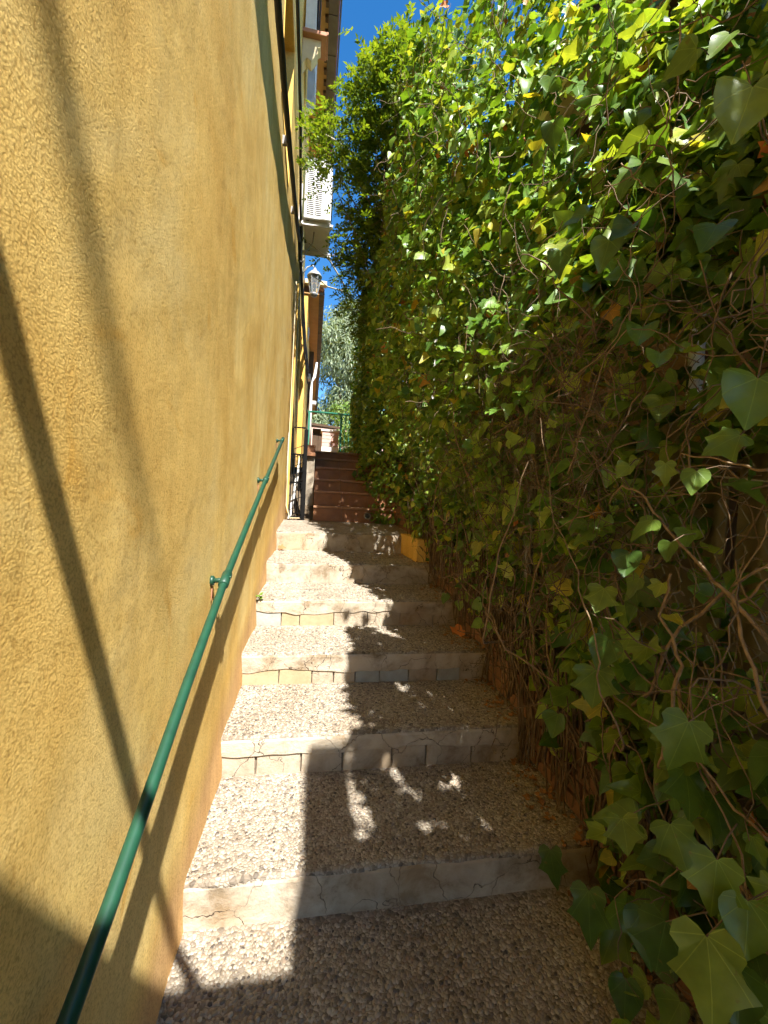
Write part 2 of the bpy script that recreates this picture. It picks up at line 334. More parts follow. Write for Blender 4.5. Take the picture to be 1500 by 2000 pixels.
def raw(name, V, F, mat, parent=None, smooth=True, kind=None, uv=None):
    """numpy mesh of equal-sized faces"""
    V = np.asarray(V, np.float32); F = np.asarray(F, np.int32); k = F.shape[1]
    me = bpy.data.meshes.new(name); me.vertices.add(len(V)); me.vertices.foreach_set('co', V.ravel())
    me.loops.add(F.size); me.loops.foreach_set('vertex_index', F.ravel())
    me.polygons.add(len(F)); me.polygons.foreach_set('loop_start', np.arange(len(F), dtype=np.int32)*k)
    if uv is not None:
        l = me.uv_layers.new(name='UVMap'); l.data.foreach_set('uv', np.asarray(uv, np.float32)[F.ravel()].ravel())
    me.update(calc_edges=True); me.validate()
    if smooth: me.polygons.foreach_set('use_smooth', [True]*len(me.polygons))
    me.materials.append(M[mat]); o = bpy.data.objects.new(name, me)
    if kind: o['kind'] = kind
    return link(o, parent)
def tag(o, label=None, cat=None, group=None, kind=None):
    if label: o['label'] = label
    if cat: o['category'] = cat
    if group: o['group'] = group
    if kind: o['kind'] = kind
    return o
def thing(name, loc, label, cat, group=None):
    e = bpy.data.objects.new(name, None); e.location = loc; e.empty_display_size = 0.1; COL.objects.link(e)
    return tag(e, label, cat, group)
def B(x0, x1, y0, y1, z0, z1): return MB().box(x0, x1, y0, y1, z0, z1)
def nz(x, y, z, s=1.0): return noise.noise(Vector((x*s, y*s, z*s)))

# ------------------------------------------------------------------ stairs data
SY = [0.0, 1.318, 1.815, 2.324, 2.837, 3.434, 4.254]     # front of tread i
SZ = [0.0, 0.143, 0.312, 0.484, 0.661, 0.823, 1.012]
LB_Y, LB_Z = 5.30, 1.075                                  # back of the landing
def step_z(y):
    z = 0.0
    for a, b in zip(SY, SZ):
        if y >= a: z = b
    return z
def slope_z(y): return float(np.interp(y, [1.0, 1.3, 4.25, 5.3, 6.8, 9], [0.0, 0.1, 1.0, 1.07, 2.1, 2.12]))
XR = 1.40                                                 # right edge of the stairs

# ------------------------------------------------------------------ ground
def ground():
    ys = [-400, -60, -10, 0.9, 1.3, 2, 3, 4.25, 5.3, 6.8, 12, 20, 60, 200, 1500]
    zs = [-0.25, -0.25, -0.25, -0.25, -0.2, 0.05, 0.35, 0.72, 0.8, 1.85, 2.05, 2.05, 2.05, 2.05, 2.05]
    xs = [-1500, -200, -20, 0, 1.45, 4, 20, 200, 1500]
    V = [(x, y, z) for y, z in zip(ys, zs) for x in xs]; n = len(xs)
    F = [(j*n+i, j*n+i+1, (j+1)*n+i+1, (j+1)*n+i) for j in range(len(ys)-1) for i in range(n-1)]
    return tag(raw('ground', V, F, 'soil', smooth=False), kind='structure')
ground()

# ------------------------------------------------------------------ stairway
stairs = bpy.data.objects.new('stairway', None); stairs.location = (0.7, 1.3, 0); COL.objects.link(stairs); stairs['kind'] = 'structure'
def slab(name, x0, x1, y0, y1, z0, z1, zb, mat, parent, amp=0.004, z1b=None):
    """tread block with a worn, slightly uneven front lip"""
    nx = 56; V = []; F = []
    z1b = z1 if z1b is None else z1b
    for i in range(nx+1):
        x = x0+(x1-x0)*i/nx
        d = nz(x*6, y0*3, 1.7)*amp + nz(x*23, y0*3, 4.1)*amp*0.5
        e = nz(x*5, y0*2, 9.3)*amp
        chip = max(0, nz(x*9, y0*7, 3.3)-0.28)*0.03
        V += [(x, y0+d*0.5, zb), (x, y0+d, z1-0.012-chip), (x, y0+d+0.004, z1-0.004+e-chip*0.7), (x, y0+d+0.013+chip, z1+e), (x, y1, z1b), (x, y1, zb)]
    for i in range(nx):
        a = i*6; b = a+6
        for k in range(5): F.append((a+k, b+k, b+k+1, a+k+1))
    mb = MB(); mb.add(V, F)
    return build(name, mb, mat, parent, smooth=False)
floor0 = build('tread', B(-0.02, 1.9, -3.0, 1.335, -0.3, 0.0), 'aggregate', stairs)
for i in range(1, 7):
    ye = SY[i+1]+0.03 if i < 6 else LB_Y+0.02
    slab('tread', -0.02, 1.47, SY[i], ye, SZ[i]-0.045, SZ[i], SZ[i]-0.05, 'aggregate' if i < 6 else 'aggregate', stairs, z1b=(LB_Z if i == 6 else None))

def pebble_sheet(x0, x1, y0, y1, z, sp, parent, z2=None):
    nx = int((x1-x0)/sp); ny = int((y1-y0)/(sp*0.87))
    X, Y = np.meshgrid(np.arange(nx), np.arange(ny)); X = X+0.5*(Y % 2)
    P = np.stack([x0+X.ravel()*sp, y0+Y.ravel()*sp*0.87], 1) + rng.normal(0, sp*0.22, (X.size, 2))
    P = P[(P[:, 0] > x0) & (P[:, 0] < x1) & (P[:, 1] > y0+0.012) & (P[:, 1] < y1)]
    P = P[rng.random(len(P)) < 0.93]; n = len(P)
    a = np.arange(6)*math.pi/3
    T = np.concatenate([np.stack([np.cos(a), np.sin(a), -0.2*np.ones(6)], 1), np.stack([0.72*np.cos(a+.5), 0.72*np.sin(a+.5), 0.62*np.ones(6)], 1), [[0, 0, 0.88]]])
    F = []
    for k in range(6):
        k2 = (k+1) % 6; F += [(k, k2, 6+k), (k2, 6+k2, 6+k), (6+k, 6+k2, 12)]
    F = np.array(F)
    sx = sp*rng.uniform(0.36, 0.70, n); sy = sx*rng.uniform(0.6, 1.0, n); sz = sx*rng.uniform(0.30, 0.6, n); th = rng.uniform(0, 6.28, n)
    lx = T[None, :, 0]*sx[:, None]; ly = T[None, :, 1]*sy[:, None]
    Vx = P[:, 0:1]+lx*np.cos(th)[:, None]-ly*np.sin(th)[:, None]; Vy = P[:, 1:2]+lx*np.sin(th)[:, None]+ly*np.cos(th)[:, None]
    Vz = z + T[None, :, 2]*sz[:, None] + rng.normal(0, 0.0007, n)[:, None]
    V = np.stack([Vx, Vy, Vz], 2).reshape(-1, 3); FF = (F[None]+(np.arange(n)*13)[:, None, None]).reshape(-1, 3)
    return raw('pebbles', V, FF, 'pebble', parent, True, 'stuff')
pebble_sheet(0.0, 1.75, 0.55, 1.30, 0.0, 0.012, stairs)
for i in range(1, 6): pebble_sheet(0.0, 1.42, SY[i]+0.006, SY[i+1]-0.004, SZ[i], 0.0112 if i < 4 else 0.0125, stairs)

# risers: render band above, stone courses below
def band(i, zlo_fn, proud, mat='plaster'):
    y = SY[i]; zt = SZ[i]-0.012; nx = 90; V = []; F = []
    for k in range(nx+1):
        x = -0.02+1.46*k/nx; zb = zlo_fn(x)
        d = nz(x*4, i*5.1, 0)*0.004
        V += [(x, y-proud+d+0.004, zt), (x, y-proud+d, zt-0.01), (x, y-proud+d, zb+0.004), (x, y-proud+d+0.003, zb), (x, y+0.02, zb)]
    for k in range(nx):
        a = k*5; b = a+5
        for q in range(4): F.append((a+q, b+q, b+q+1, a+q+1))
    return build('riser_render', MB().add(V, F), mat, stairs)
def jag(i, base, amp): return lambda x: base + amp*nz(x*3.1, i*7.7, 2.2) + amp*0.5*nz(x*11, i*3.3, 5.5)
def stones(i, z0, z1, xs, mats, depth=0.004):
    y = SY[i]
    build('riser_core', B(-0.02, 1.45, y+0.014, y+0.04, SZ[i-1]-0.02, SZ[i]-0.03), 'mortar', stairs)
    for a, b, mt in zip(xs[:-1], xs[1:], mats):
        g = 0.0007; r = random.Random(int(a*1000)+i)
        yy = y+depth*r.uniform(-0.4, 0.8)
        zt = z1 + r.uniform(-0.003, 0.003)
        sk = r.uniform(-0.006, 0.006); V = [(a+g+r.uniform(0, .003), yy, z0), (b-g-r.uniform(0, .003), yy, z0), (b-g-r.uniform(0, .006), yy, zt), (a+g+r.uniform(0, .006), yy, zt)]
        V += [(x, y+0.03, z) for x, _, z in V]
        mb = MB().add(V, [(0, 1, 2, 3), (1, 5, 6, 2), (0, 4, 5, 1), (3, 2, 6, 7), (0, 3, 7, 4), (4, 7, 6, 5)])
        build('stone', mb, mt, stairs, bevel=0.0022)
# first riser: all render, hairline cracks
band(1, lambda x: -0.02, 0.003)
band(2, jag(2, SZ[1]+0.086, 0.018), 0.006)
stones(2, SZ[1]-0.01, SZ[1]+0.10, [0.0, 0.15, 0.34, 0.52, 0.74, 0.90, 1.12, 1.44], ['stone', 'stone', 'stone', 'stone', 'stone', 'stone', 'stone'])
band(3, jag(3, SZ[2]+0.075, 0.03), 0.007)
stones(3, SZ[2]-0.01, SZ[2]+0.095, [0.0, 0.20, 0.38, 0.50, 0.62, 0.76, 0.93, 1.10, 1.24, 1.44], ['stone_ochre', 'stone_ochre', 'stone', 'stone', 'stone_blue', 'stone_blue', 'stone', 'stone_blue', 'stone'])
band(4, jag(4, SZ[3]+0.080, 0.03), 0.007)
stones(4, SZ[3]-0.01, SZ[3]+0.10, [0.0, 0.17, 0.29, 0.52, 0.75, 0.98, 1.22, 1.44], ['stone_blue', 'stone_ochre', 'stone_ochre', 'stone', 'stone', 'stone', 'stone'])
band(5, lambda x: SZ[4]-0.02, 0.003); band(6, lambda x: SZ[5]-0.02, 0.003)
# ochre rendered upstand closing the right end of the two top treads
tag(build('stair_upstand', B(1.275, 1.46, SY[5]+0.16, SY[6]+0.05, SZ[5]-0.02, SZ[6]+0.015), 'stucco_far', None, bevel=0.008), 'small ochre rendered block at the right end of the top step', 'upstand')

# ------------------------------------------------------------------ brown flight and terrace
NY = [5.30+0.28*i for i in range(7)]; NZ = [LB_Z, 1.268, 1.464, 1.636, 1.822, 1.980, 2.117]
fl = bpy.data.objects.new('tiled_stairway', None); fl.location = (0.9, 5.3, LB_Z); COL.objects.link(fl); fl['kind'] = 'structure'
for i in range(1, 7):
    y = NY[i-1]; w = [0.36, 0.72, 1.08, 1.44]
    build('step_core', B(0.362, 1.60, y+0.02, NY[6]+0.4, NZ[i-1]-0.3, NZ[i]-0.03), 'mortar', fl)
    for a, b in zip(w[:-1], w[1:]):
        if i == 1 and a > 1.0: 
            continue
        build('riser_tile', B(a+0.002, b-0.002, y+0.008, y+0.02, NZ[i-1]+0.002, NZ[i]-0.030), 'brown_tile', fl, bevel=0.0015)
    for a, b in zip(w[:-1], w[1:]):
        build('tread_tile', B(a+0.002, b-0.002, y-0.022, y+0.30, NZ[i]-0.028, NZ[i]), 'nosing', fl, bevel=0.006)
build('riser_tile', B(1.082, 1.6, 5.308, 5.32, LB_Z+0.002, NZ[1]-0.03), 'brown_tile', fl, bevel=0.0015)
pc = ony(717, 1008, 5.30)
dp = build('drain_pipe_end', MB().lathe((0, 0, 0), [(0.030, 0), (0.045, 0), (0.045, 0.05), (0.030, 0.05), (0.030, 0.0)], 20), 'cable_grey', None, True)
dp.rotation_euler = (math.radians(90), 0, 0); dp.location = (pc.x, 5.306, pc.z)
tag(dp, 'round open drain pipe in the bottom riser of the brown tiled steps', 'drain pipe')
dpp = build('pipe_bore', MB().lathe((0, 0, 0), [(0.0285, 0.002), (0.0285, 0.046)], 20), 'cable_black', dp); dpp.location = (0, 0, 0.0)
tag(build('terrace', MB().box(0.20, 8, NY[6]-0.02+0.28, 13.0, 1.6, NZ[6]-0.004).box(0.20, 0.357, 6.05, NY[6]+0.25, 1.95, NZ[6]-0.002), 'brown_tile'), kind='structure')
# pale cheek wall left of the flight; shade painted in as darker stone
ck = thing('stair_cheek_wall', (0.3, 5.9, LB_Z), 'low mottled white wall end left of the brown tiled steps', 'wall')
build('wall_face', B(0.225, 0.355, 5.95, 6.6, LB_Z-0.3, 1.94), 'stone', ck, bevel=0.006)
build('coping', B(0.20, 0.358, 5.90, 6.62, 1.945, 2.0), 'brown_tile', ck, bevel=0.004)

# ------------------------------------------------------------------ ochre house on the left
hA = thing('ochre_house', (-1.5, 2.5, 0), 'long ochre stucco house wall filling the left side', 'house')
def wall_sheet(name, y0, y1, z0, z1, dy, dz, mat, parent, xoff=0.0, hole=None, amp=0.006):
    ys = list(np.arange(y0, y1, dy))+[y1]; zs = list(np.arange(z0, z1, dz))+[z1]
    if hole:
        for h in hole:
            for q in h[:2]: ys.append(q)
            for q in h[2:]: zs.append(q)
        ys = sorted(set(round(q, 4) for q in ys)); zs = sorted(set(round(q, 4) for q in zs))
    V = []; F = []; n = len(ys)
    for z in zs:
        for y in ys:
            d = amp*nz(0, y*0.9, z*0.8) + amp*0.5*nz(3, y*3.1, z*2.7)
            low = max(0, 0.30-(z-slope_z(y))); d += low*0.035 + max(0, low-0.15)*0.04*nz(1, y*7, z*7)
            V.append((xoff+d-0.004, y, z))
    for j in range(len(zs)-1):
        for i in range(n-1):
            yc = (ys[i]+ys[i+1])/2; zc = (zs[j]+zs[j+1])/2
            if hole and any(a < yc < b and c < zc < d for a, b, c, d in hole): continue
            F.append((j*n+i, j*n+i+1, (j+1)*n+i+1, (j+1)*n+i))
    o = build(name, MB().add(V, F), mat, parent, smooth=True)
    return o
W1 = (3.05, 3.95, 4.15, 5.35); W2 = (5.0, 5.95, 6.66, 7.75); D1 = (5.72, 7.0, 0.9, 2.22)
W3 = (7.2, 8.0, 3.3, 4.5)
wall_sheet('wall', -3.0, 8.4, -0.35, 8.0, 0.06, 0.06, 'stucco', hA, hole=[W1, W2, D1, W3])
build('house_core', MB().box(-6, -0.32, -3.0, 8.4, -0.35, 8.0), 'cream', hA)
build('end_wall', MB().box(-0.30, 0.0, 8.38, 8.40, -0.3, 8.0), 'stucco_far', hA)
def reveal(w, depth, mat):
    a, b, c, d = w; mb = MB()
    mb.add([(0.002, a, c), (-depth, a, c), (-depth, a, d), (0.002, a, d)], [(0, 1, 2, 3)]); mb.add([(0.002, b, c), (-depth, b, c), (-depth, b, d), (0.002, b, d)], [(3, 2, 1, 0)])
    mb.add([(0.002, a, c), (0.002, b, c), (-depth, b, c), (-depth, a, c)], [(0, 1, 2, 3)]); mb.add([(0.002, a, d), (0.002, b, d), (-depth, b, d), (-depth, a, d)], [(3, 2, 1, 0)])
    return mb
for w in (W1, W2, W3):
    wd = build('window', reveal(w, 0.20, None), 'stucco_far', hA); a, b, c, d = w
    build('frame', MB().box(-0.17, -0.13, a, a+0.06, c, d).box(-0.17, -0.13, b-0.06, b, c, d).box(-0.17, -0.13, a+0.062, b-0.062, c, c+0.06).box(-0.17, -0.13, a+0.062, b-0.062, d-0.06, d).box(-0.168, -0.132, (a+b)/2-0.03, (a+b)/2+0.03, c+0.062, d-0.062), 'wood_dark', wd)
    build('pane', B(-0.158, -0.150, a+0.05, b-0.05, c+0.05, d-0.05), 'pane', wd)
dr = build('door', reveal(D1, 0.14, None), 'white_paint', hA)
build('door_leaf', B(-0.13, -0.09, 5.74, 6.98, 0.95, 2.20), 'white_paint', dr)
build('threshold', B(-0.14, 0.01, 5.7, 7.02, 0.95, 1.08), 'brown_tile', dr)
# sill and corbel of the upper window
sl = build('window_sill', B(-0.01, 0.265, 4.92, 5.20, 6.60, 6.645), 'terracotta', hA, bevel=0.006)
build('sill_tile_edge', B(0.267, 0.283, 4.92, 5.20, 6.615, 6.650), 'terracotta', sl, bevel=0.004)
for yy in (4.98,):
    V = [(0.0, yy, 6.59), (0.20, yy, 6.59), (0.20, yy, 6.53), (0.16, yy, 6.50), (0.17, yy, 6.45), (0.10, yy, 6.35), (0.05, yy, 6.38), (0.0, yy, 6.30)]
    n = len(V); V2 = V+[(x, y+0.12, z) for x, y, z in V]
    build('corbel', MB().add(V2, [tuple(range(n)), tuple(range(2*n-1, n-1, -1))]+[(i, (i+1) % n, n+(i+1) % n, n+i) for i in range(n)]), 'cream', sl, bevel=0.004)
# white iron window cage above the sill
cg = build('window_grille', MB().box(0.02, 0.14, 4.96, 5.0, 6.66, 7.8).box(0.02, 0.14, 5.95, 5.99, 6.66, 7.8).box(0.02, 0.14, 4.96, 5.99, 7.8, 7.84), 'white_paint', hA)
for k in range(6): build('grille_bar', MB().tube([(0.13, 5.08+k*0.16, 6.65), (0.13, 5.08+k*0.16, 7.8)], 0.008, 6), 'white_paint', cg)
# eave
EX, EZ = 0.395, 8.0
build('soffit', B(-0.1, 0.26, -3.0, 8.5, EZ+0.02, EZ+0.05), 'wood', hA)
for k in range(3): build('soffit_board', B(0.02+0.066*k, 0.080+0.066*k, -3.0, 8.5, EZ+0.004, EZ+0.018), 'wood', hA)
for k in range(36):
    y = 2.0+0.18*k; build('rafter_end', B(0.222, 0.262, y, y+0.07, EZ-0.03, EZ+0.012), 'wood_dark', hA)
for k in range(20):
    y = -2.0+0.53*k; build('eave_slab', B(0.264, EX, y+0.006, y+0.524, EZ+0.006, EZ+0.06), 'roof_grey', hA, bevel=0.004)
build('roof', MB().add([(-6, -3.1, 10.2), (-6, 8.6, 10.2), (0.41, 8.6, 8.07), (0.41, -3.1, 8.07), (-6, -3.1, 10.3), (-6, 8.6, 10.3), (0.41, 8.6, 8.13), (0.41, -3.1, 8.13)],
      [(0, 1, 2, 3), (4, 7, 6, 5), (3, 2, 6, 7), (0, 3, 7, 4), (1, 5, 6, 2), (0, 4, 5, 1)]), 'terracotta', hA)
build('gutter', MB().tube([(0.425, -3.0, 8.03), (0.425, 8.6, 8.03)], 0.012, 8), 'roof_grey', hA)

# ------------------------------------------------------------------ second house beyond
hB = thing('lower_house', (-1.5, 13, 2.0), 'lower ochre house behind the lantern with a tile edged eave', 'house')
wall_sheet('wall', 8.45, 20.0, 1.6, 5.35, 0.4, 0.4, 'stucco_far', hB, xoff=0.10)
build('house_core', B(-6, -0.02, 8.46, 20, 1.6, 5.3), 'cream', hB)
build('front_end', B(-0.2, 0.09, 8.43, 8.455, 1.6, 5.35), 'stucco_far', hB)
build('soffit', B(0.0, 0.30, 8.4, 20, 5.37, 5.40), 'wood', hB)
for k in range(24): build('eave_tile', B(0.30, 0.405, 8.42+k*0.48, 8.42+k*0.48+0.455, 5.375, 5.43), 'roof_grey', hB, bevel=0.006)
build('roof', MB().add([(-6, 8.4, 7.3), (-6, 20, 7.3), (0.40, 20, 5.44), (0.40, 8.4, 5.44), (-6, 8.4, 7.4), (-6, 20, 7.4), (0.40, 20, 5.50), (0.40, 8.4, 5.50)],
      [(0, 1, 2, 3), (4, 7, 6, 5), (3, 2, 6, 7), (0, 3, 7, 4), (1, 5, 6, 2), (0, 4, 5, 1)]), 'terracotta', hB)
build('dark_shutter', B(0.10, 0.135, 13.5, 15.0, 2.9, 4.7), 'wood_dark', hB)
build('corner_post', B(0.10, 0.22, 11.4, 11.6, 2.1, 5.3), 'wood_dark', hB)
cl = build('ledge', B(0.02, 0.44, 8.30, 8.42, 5.52, 5.60), 'cream', hB, bevel=0.006)
# downpipe and boxes
dpz = [(604, 874), (606.5, 800), (608.4, 745)]
P = [ony(a, b, 10.5) for a, b in dpz]
dnp = tag(build('downpipe', MB().tube([P[0], P[1], P[2], P[2]+Vector((0.07, 0.05, 0.13)), P[2]+Vector((0.10, 0.1, 0.5))], 0.035, 10), 'white_paint', None, True), 'white downpipe at the top of the brown steps beside the house', 'downpipe')
q = ony(602, 738, 9.8); tag(build('meter_box', B(q.x-0.07, q.x+0.05, 9.7, 9.9, q.z-0.06, q.z+0.07), 'white_paint', None, bevel=0.008), 'small white box on the far wall above the downpipe', 'box')
q = ony(614, 787, 12.0); tag(build('wall_lamp', B(q.x-0.07, q.x+0.05, 11.95, 12.15, q.z-0.05, q.z+0.05), 'white_paint', None, bevel=0.02), 'tiny white fixture right of the downpipe', 'fixture')
q = ony(601, 652, 9.2); tag(build('junction_box', B(q.x-0.05, q.x+0.03, 9.1, 9.3, q.z-0.12, q.z+0.10), 'white_paint', None, bevel=0.008), 'narrow white junction box below the lantern', 'box')

# ------------------------------------------------------------------ cables along the facade
def cable(name, pts, r, mat, label, cat='cable', group=None, sag=0.012, n=8):
    out = []
    for i in range(len(pts)-1):
        a = Vector(pts[i]); b = Vector(pts[i+1])
        for k in range(10):
            t = k/10; p = a.lerp(b, t); p.z += 0.012*nz(p.y*2.3, r*900, p.z) - sag*math.sin(math.pi*t); p.x = max(p.x+0.006*nz(p.y*3, r*500, 7), r+0.004) if p.x < 0.2 else p.x
            out.append(p)
    out.append(Vector(pts[-1])); return tag(build(name, MB().tube(out, r, n), mat, None, True), label, cat, group)
G = 'cables along the ochre facade'
c1 = cable('facade_cable', [(0.045, -2.8, 3.72), (0.045, 0.5, 3.80), (0.045, 1.9, 3.86), (0.045, 3.1, 3.98), (0.045, 4.4, 4.25), (0.045, 5.6, 4.55), (0.045, 8.3, 4.55)], 0.020, 'cable_black', 'thick black cable bundle nearest the camera along the ochre wall', 'cable', G)
for yy in (1.1, 2.2, 3.3, 4.4): 
    z = float(np.interp(yy, [0.5, 1.9, 3.1, 4.4], [3.80, 3.86, 3.98, 4.25])); build('cable_clip', B(-0.01, 0.035, yy-0.012, yy+0.012, z-0.03, z+0.035), 'cable_grey', c1)
cable('facade_cable', [(0.03, -2.8, 3.70), (0.03, 1.9, 3.94), (0.03, 3.1, 4.06), (0.03, 4.4, 4.33), (0.03, 5.6, 4.64), (0.03, 8.3, 4.60)], 0.010, 'cable_grey', 'thin grey cable running just above the thick black bundle', 'cable', G)
cable('facade_cable', [(0.03, 2.5, 5.50), (0.03, 4.6, 5.48), (0.03, 5.4, 5.10), (0.03, 6.3, 4.72), (0.03, 8.3, 4.70)], 0.016, 'cable_black', 'black cable passing the upper window and dropping behind the air conditioner', 'cable', G)
cable('facade_cable', [(0.16, 4.2, 7.9), (0.15, 4.9, 7.3), (0.155, 5.2, 6.80), (0.10, 5.3, 6.68)], 0.013, 'cable_black', 'black cable dropping in front of the high window onto its sill', 'cable', G)
cable('facade_cable', [(0.17, 4.4, 7.95), (0.18, 5.0, 7.0), (0.175, 5.1, 6.70)], 0.009, 'cable_black', 'thinner black cable crossing the high window grille', 'cable', G)
for k, (zz, rr) in enumerate([(4.42, 0.02), (4.30, 0.016), (4.14, 0.014)]):
    cable('facade_cable', [(0.05+0.02*k, 5.2+0.2*k, zz), (0.06, 6.6, zz+0.05), (0.08, 8.3, zz-0.05), (0.14, 9.2, zz-0.3)], rr, 'cable_black', ['upper black cable in the tangle below the air conditioner', 'middle black cable in the tangle below the air conditioner', 'lowest black cable in the tangle below the air conditioner'][k], 'cable', G)
cable('conduit', [(0.04, 5.55, 4.1), (0.035, 5.5, 3.0), (0.03, 5.48, 1.9), (0.03, 5.46, 1.15)], 0.012, 'stucco_far', 'ochre painted conduit down the wall corner by the black gate', 'conduit', None, 0.0)
cable('drain_hose', [(0.03, 5.30, 4.0), (0.03, 5.28, 2.6), (0.03, 5.26, 1.25), (0.08, 5.25, 1.10), (0.2, 5.3, 1.10)], 0.006, 'cream', 'thin pale hose down the wall end curling onto the landing', 'hose', None, 0.0)

# ------------------------------------------------------------------ handrail
RP = [(60, 2190), (130, 2000), (214, 1770), (293, 1545), (366, 1335), (440, 1132), (483, 1025), (519, 937), (553, 856)]
RX = 0.047
pts = [onx(a, b, RX) for a, b in RP]
d0 = (pts[1]-pts[2]).normalized(); pts = [pts[1]+d0*1.0]+pts[1:]
hr = thing('handrail', (RX, 2.0, 0.9), 'green painted pipe handrail fixed along the ochre wall', 'handrail')
build('pipe', MB().tube(pts, 0.0128, 20), 'green_paint', hr, True)
for px, py, in ((440, 1132), (519, 937), (551, 860)):
    c = onx(px, py, RX)
    i = min(range(1, len(pts)-1), key=lambda k: (pts[k]-c).length); t = (pts[min(i+1, len(pts)-1)]-pts[i-1]).normalized()
    br = build('bracket', MB().tube([c, (0.022, c.y+0.004, c.z-0.004), (-0.004, c.y+0.006, c.z-0.006)], 0.0085, 12), 'green_paint', hr, True)
    build('collar', MB().tube([c-t*0.038, c-t*0.036, c+t*0.036, c+t*0.038], [0.0138, 0.0175, 0.0175, 0.0138], 18), 'green_paint', br, True)
    build('wall_flange', MB().tube([(-0.006, c.y+0.006, c.z-0.006), (0.006, c.y+0.006, c.z-0.006), (0.010, c.y+0.006, c.z-0.006)], [0.018, 0.018, 0.013], 16), 'green_paint', br, True)
    build('bolt', MB().tube([c+Vector((0.012, -0.006, 0.008)), c+Vector((0.021, -0.010, 0.012))], 0.004, 8), 'green_paint', br, True)
    build('rust_streak', MB().tube([(0.0022, c.y+0.006, c.z-0.03), (0.0022, c.y+0.004, c.z-0.075)], [0.003, 0.0012], 5), 'terracotta', br)

# ------------------------------------------------------------------ air conditioner
ac = thing('air_conditioner', (0.2, 5.9, 4.95), 'white outdoor air conditioning unit on wall brackets', 'air conditioner')
x0, x1, y0, y1, z0, z1 = 0.065, 0.415, 5.62, 6.45, 5.00, 5.76
build('casing', B(x0, x1, y0, y1, z0, z1), 'ac_white', ac, bevel=0.014)
gr = build('grille_recess', MB().box(x0+0.035, x0+0.125, y0-0.002, y0+0.004, z0+0.05, z1-0.06).box(x0+0.140, x0+0.225, y0-0.002, y0+0.004, z0+0.05, z1-0.06), 'ac_dark', ac)
mb = MB()
for k in range(26):
    z = z0+0.055+k*0.0247
    for a, b in ((x0+0.037, x0+0.123), (x0+0.142, x0+0.223)): mb.box(a, b, y0-0.008, y0-0.003, z, z+0.0095)
build('louvres', mb, 'ac_white', gr, kind='stuff')
build('front_grille', MB().lathe((0, 0, 0), [(0.26, 0), (0.26, 0.015), (0.05, 0.02), (0.04, 0.0)], 24), 'ac_dark', ac).matrix_local = Matrix.Translation(Vector((x1, 5.95, 5.38))-ac.location) @ Matrix.Rotation(math.radians(90), 4, 'Y')
build('top_lid', B(x0-0.004, x1+0.004, y0-0.006, y1+0.004, z1+0.001, z1+0.014), 'ac_white', ac, bevel=0.004)
for yy in (5.66, 6.32):
    b_ = build('bracket', MB().box(0.0, 0.45, yy, yy+0.04, 4.935, 4.985), 'ac_white', ac, bevel=0.003)
    build('wall_rail', B(0.0, 0.038, yy-0.004, yy+0.044, 4.93, 5.45), 'ac_white', b_, bevel=0.003)
    build('rubber_foot', B(0.10, 0.14, yy+0.005, yy+0.035, 4.986, 4.999), 'cable_black', b_)
build('drain_hose', MB().tube([(0.20, 5.9, 5.0), (0.19, 5.9, 4.85), (0.10, 5.88, 4.7), (0.04, 5.85, 4.4), (0.035, 5.85, 3.4)], 0.010, 8), 'cable_grey', ac, True)

# ------------------------------------------------------------------ lantern
c = ony(613, 575, 7.3)
la = thing('wall_lantern', (c.x, 7.3, c.z), 'grey glazed wall lantern below the air conditioner', 'lantern')
cx, cz = c.x, c.z
build('base_cup', MB().lathe((cx, 7.3, cz), [(0.02, -0.05), (0.05, -0.03), (0.062, 0.0), (0.062, 0.012)], 12), 'lamp_metal', la, True)
build('cap', MB().lathe((cx, 7.3, cz), [(0.125, 0.285), (0.13, 0.30), (0.10, 0.345), (0.06, 0.385), (0.03, 0.40), (0.025, 0.43), (0.01, 0.45)], 12), 'lamp_metal', la, True)
for k in range(6):
    a0 = k*math.pi/3; a1 = a0+math.pi/3
    p = [(cx+r*math.cos(a), 7.3+r*math.sin(a), cz+z) for r, a, z in ((0.058, a0, 0.013), (0.058, a1, 0.013), (0.112, a1, 0.284), (0.112, a0, 0.284))]
    build('glass_pane', MB().add(p, [(0, 1, 2, 3)]), 'glass', la)
    build('frame_bar', MB().tube([p[0], p[3]], 0.007, 6), 'lamp_metal', la)
build('bulb', MB().lathe((cx, 7.3, cz), [(0.012, 0.02), (0.014, 0.08), (0.028, 0.12), (0.03, 0.15), (0.018, 0.18), (0.004, 0.19)], 12), 'white_paint', la, True)
build('arm', MB().tube([(0.0, 7.3, cz+0.30), (cx*0.4, 7.3, cz+0.44), (cx*0.8, 7.3, cz+0.48), (cx, 7.3, cz+0.44)], 0.012, 8), 'lamp_metal', la, True)
build('wall_plate', B(-0.005, 0.014, 7.25, 7.35, cz+0.2, cz+0.4), 'lamp_metal', la, bevel=0.004)

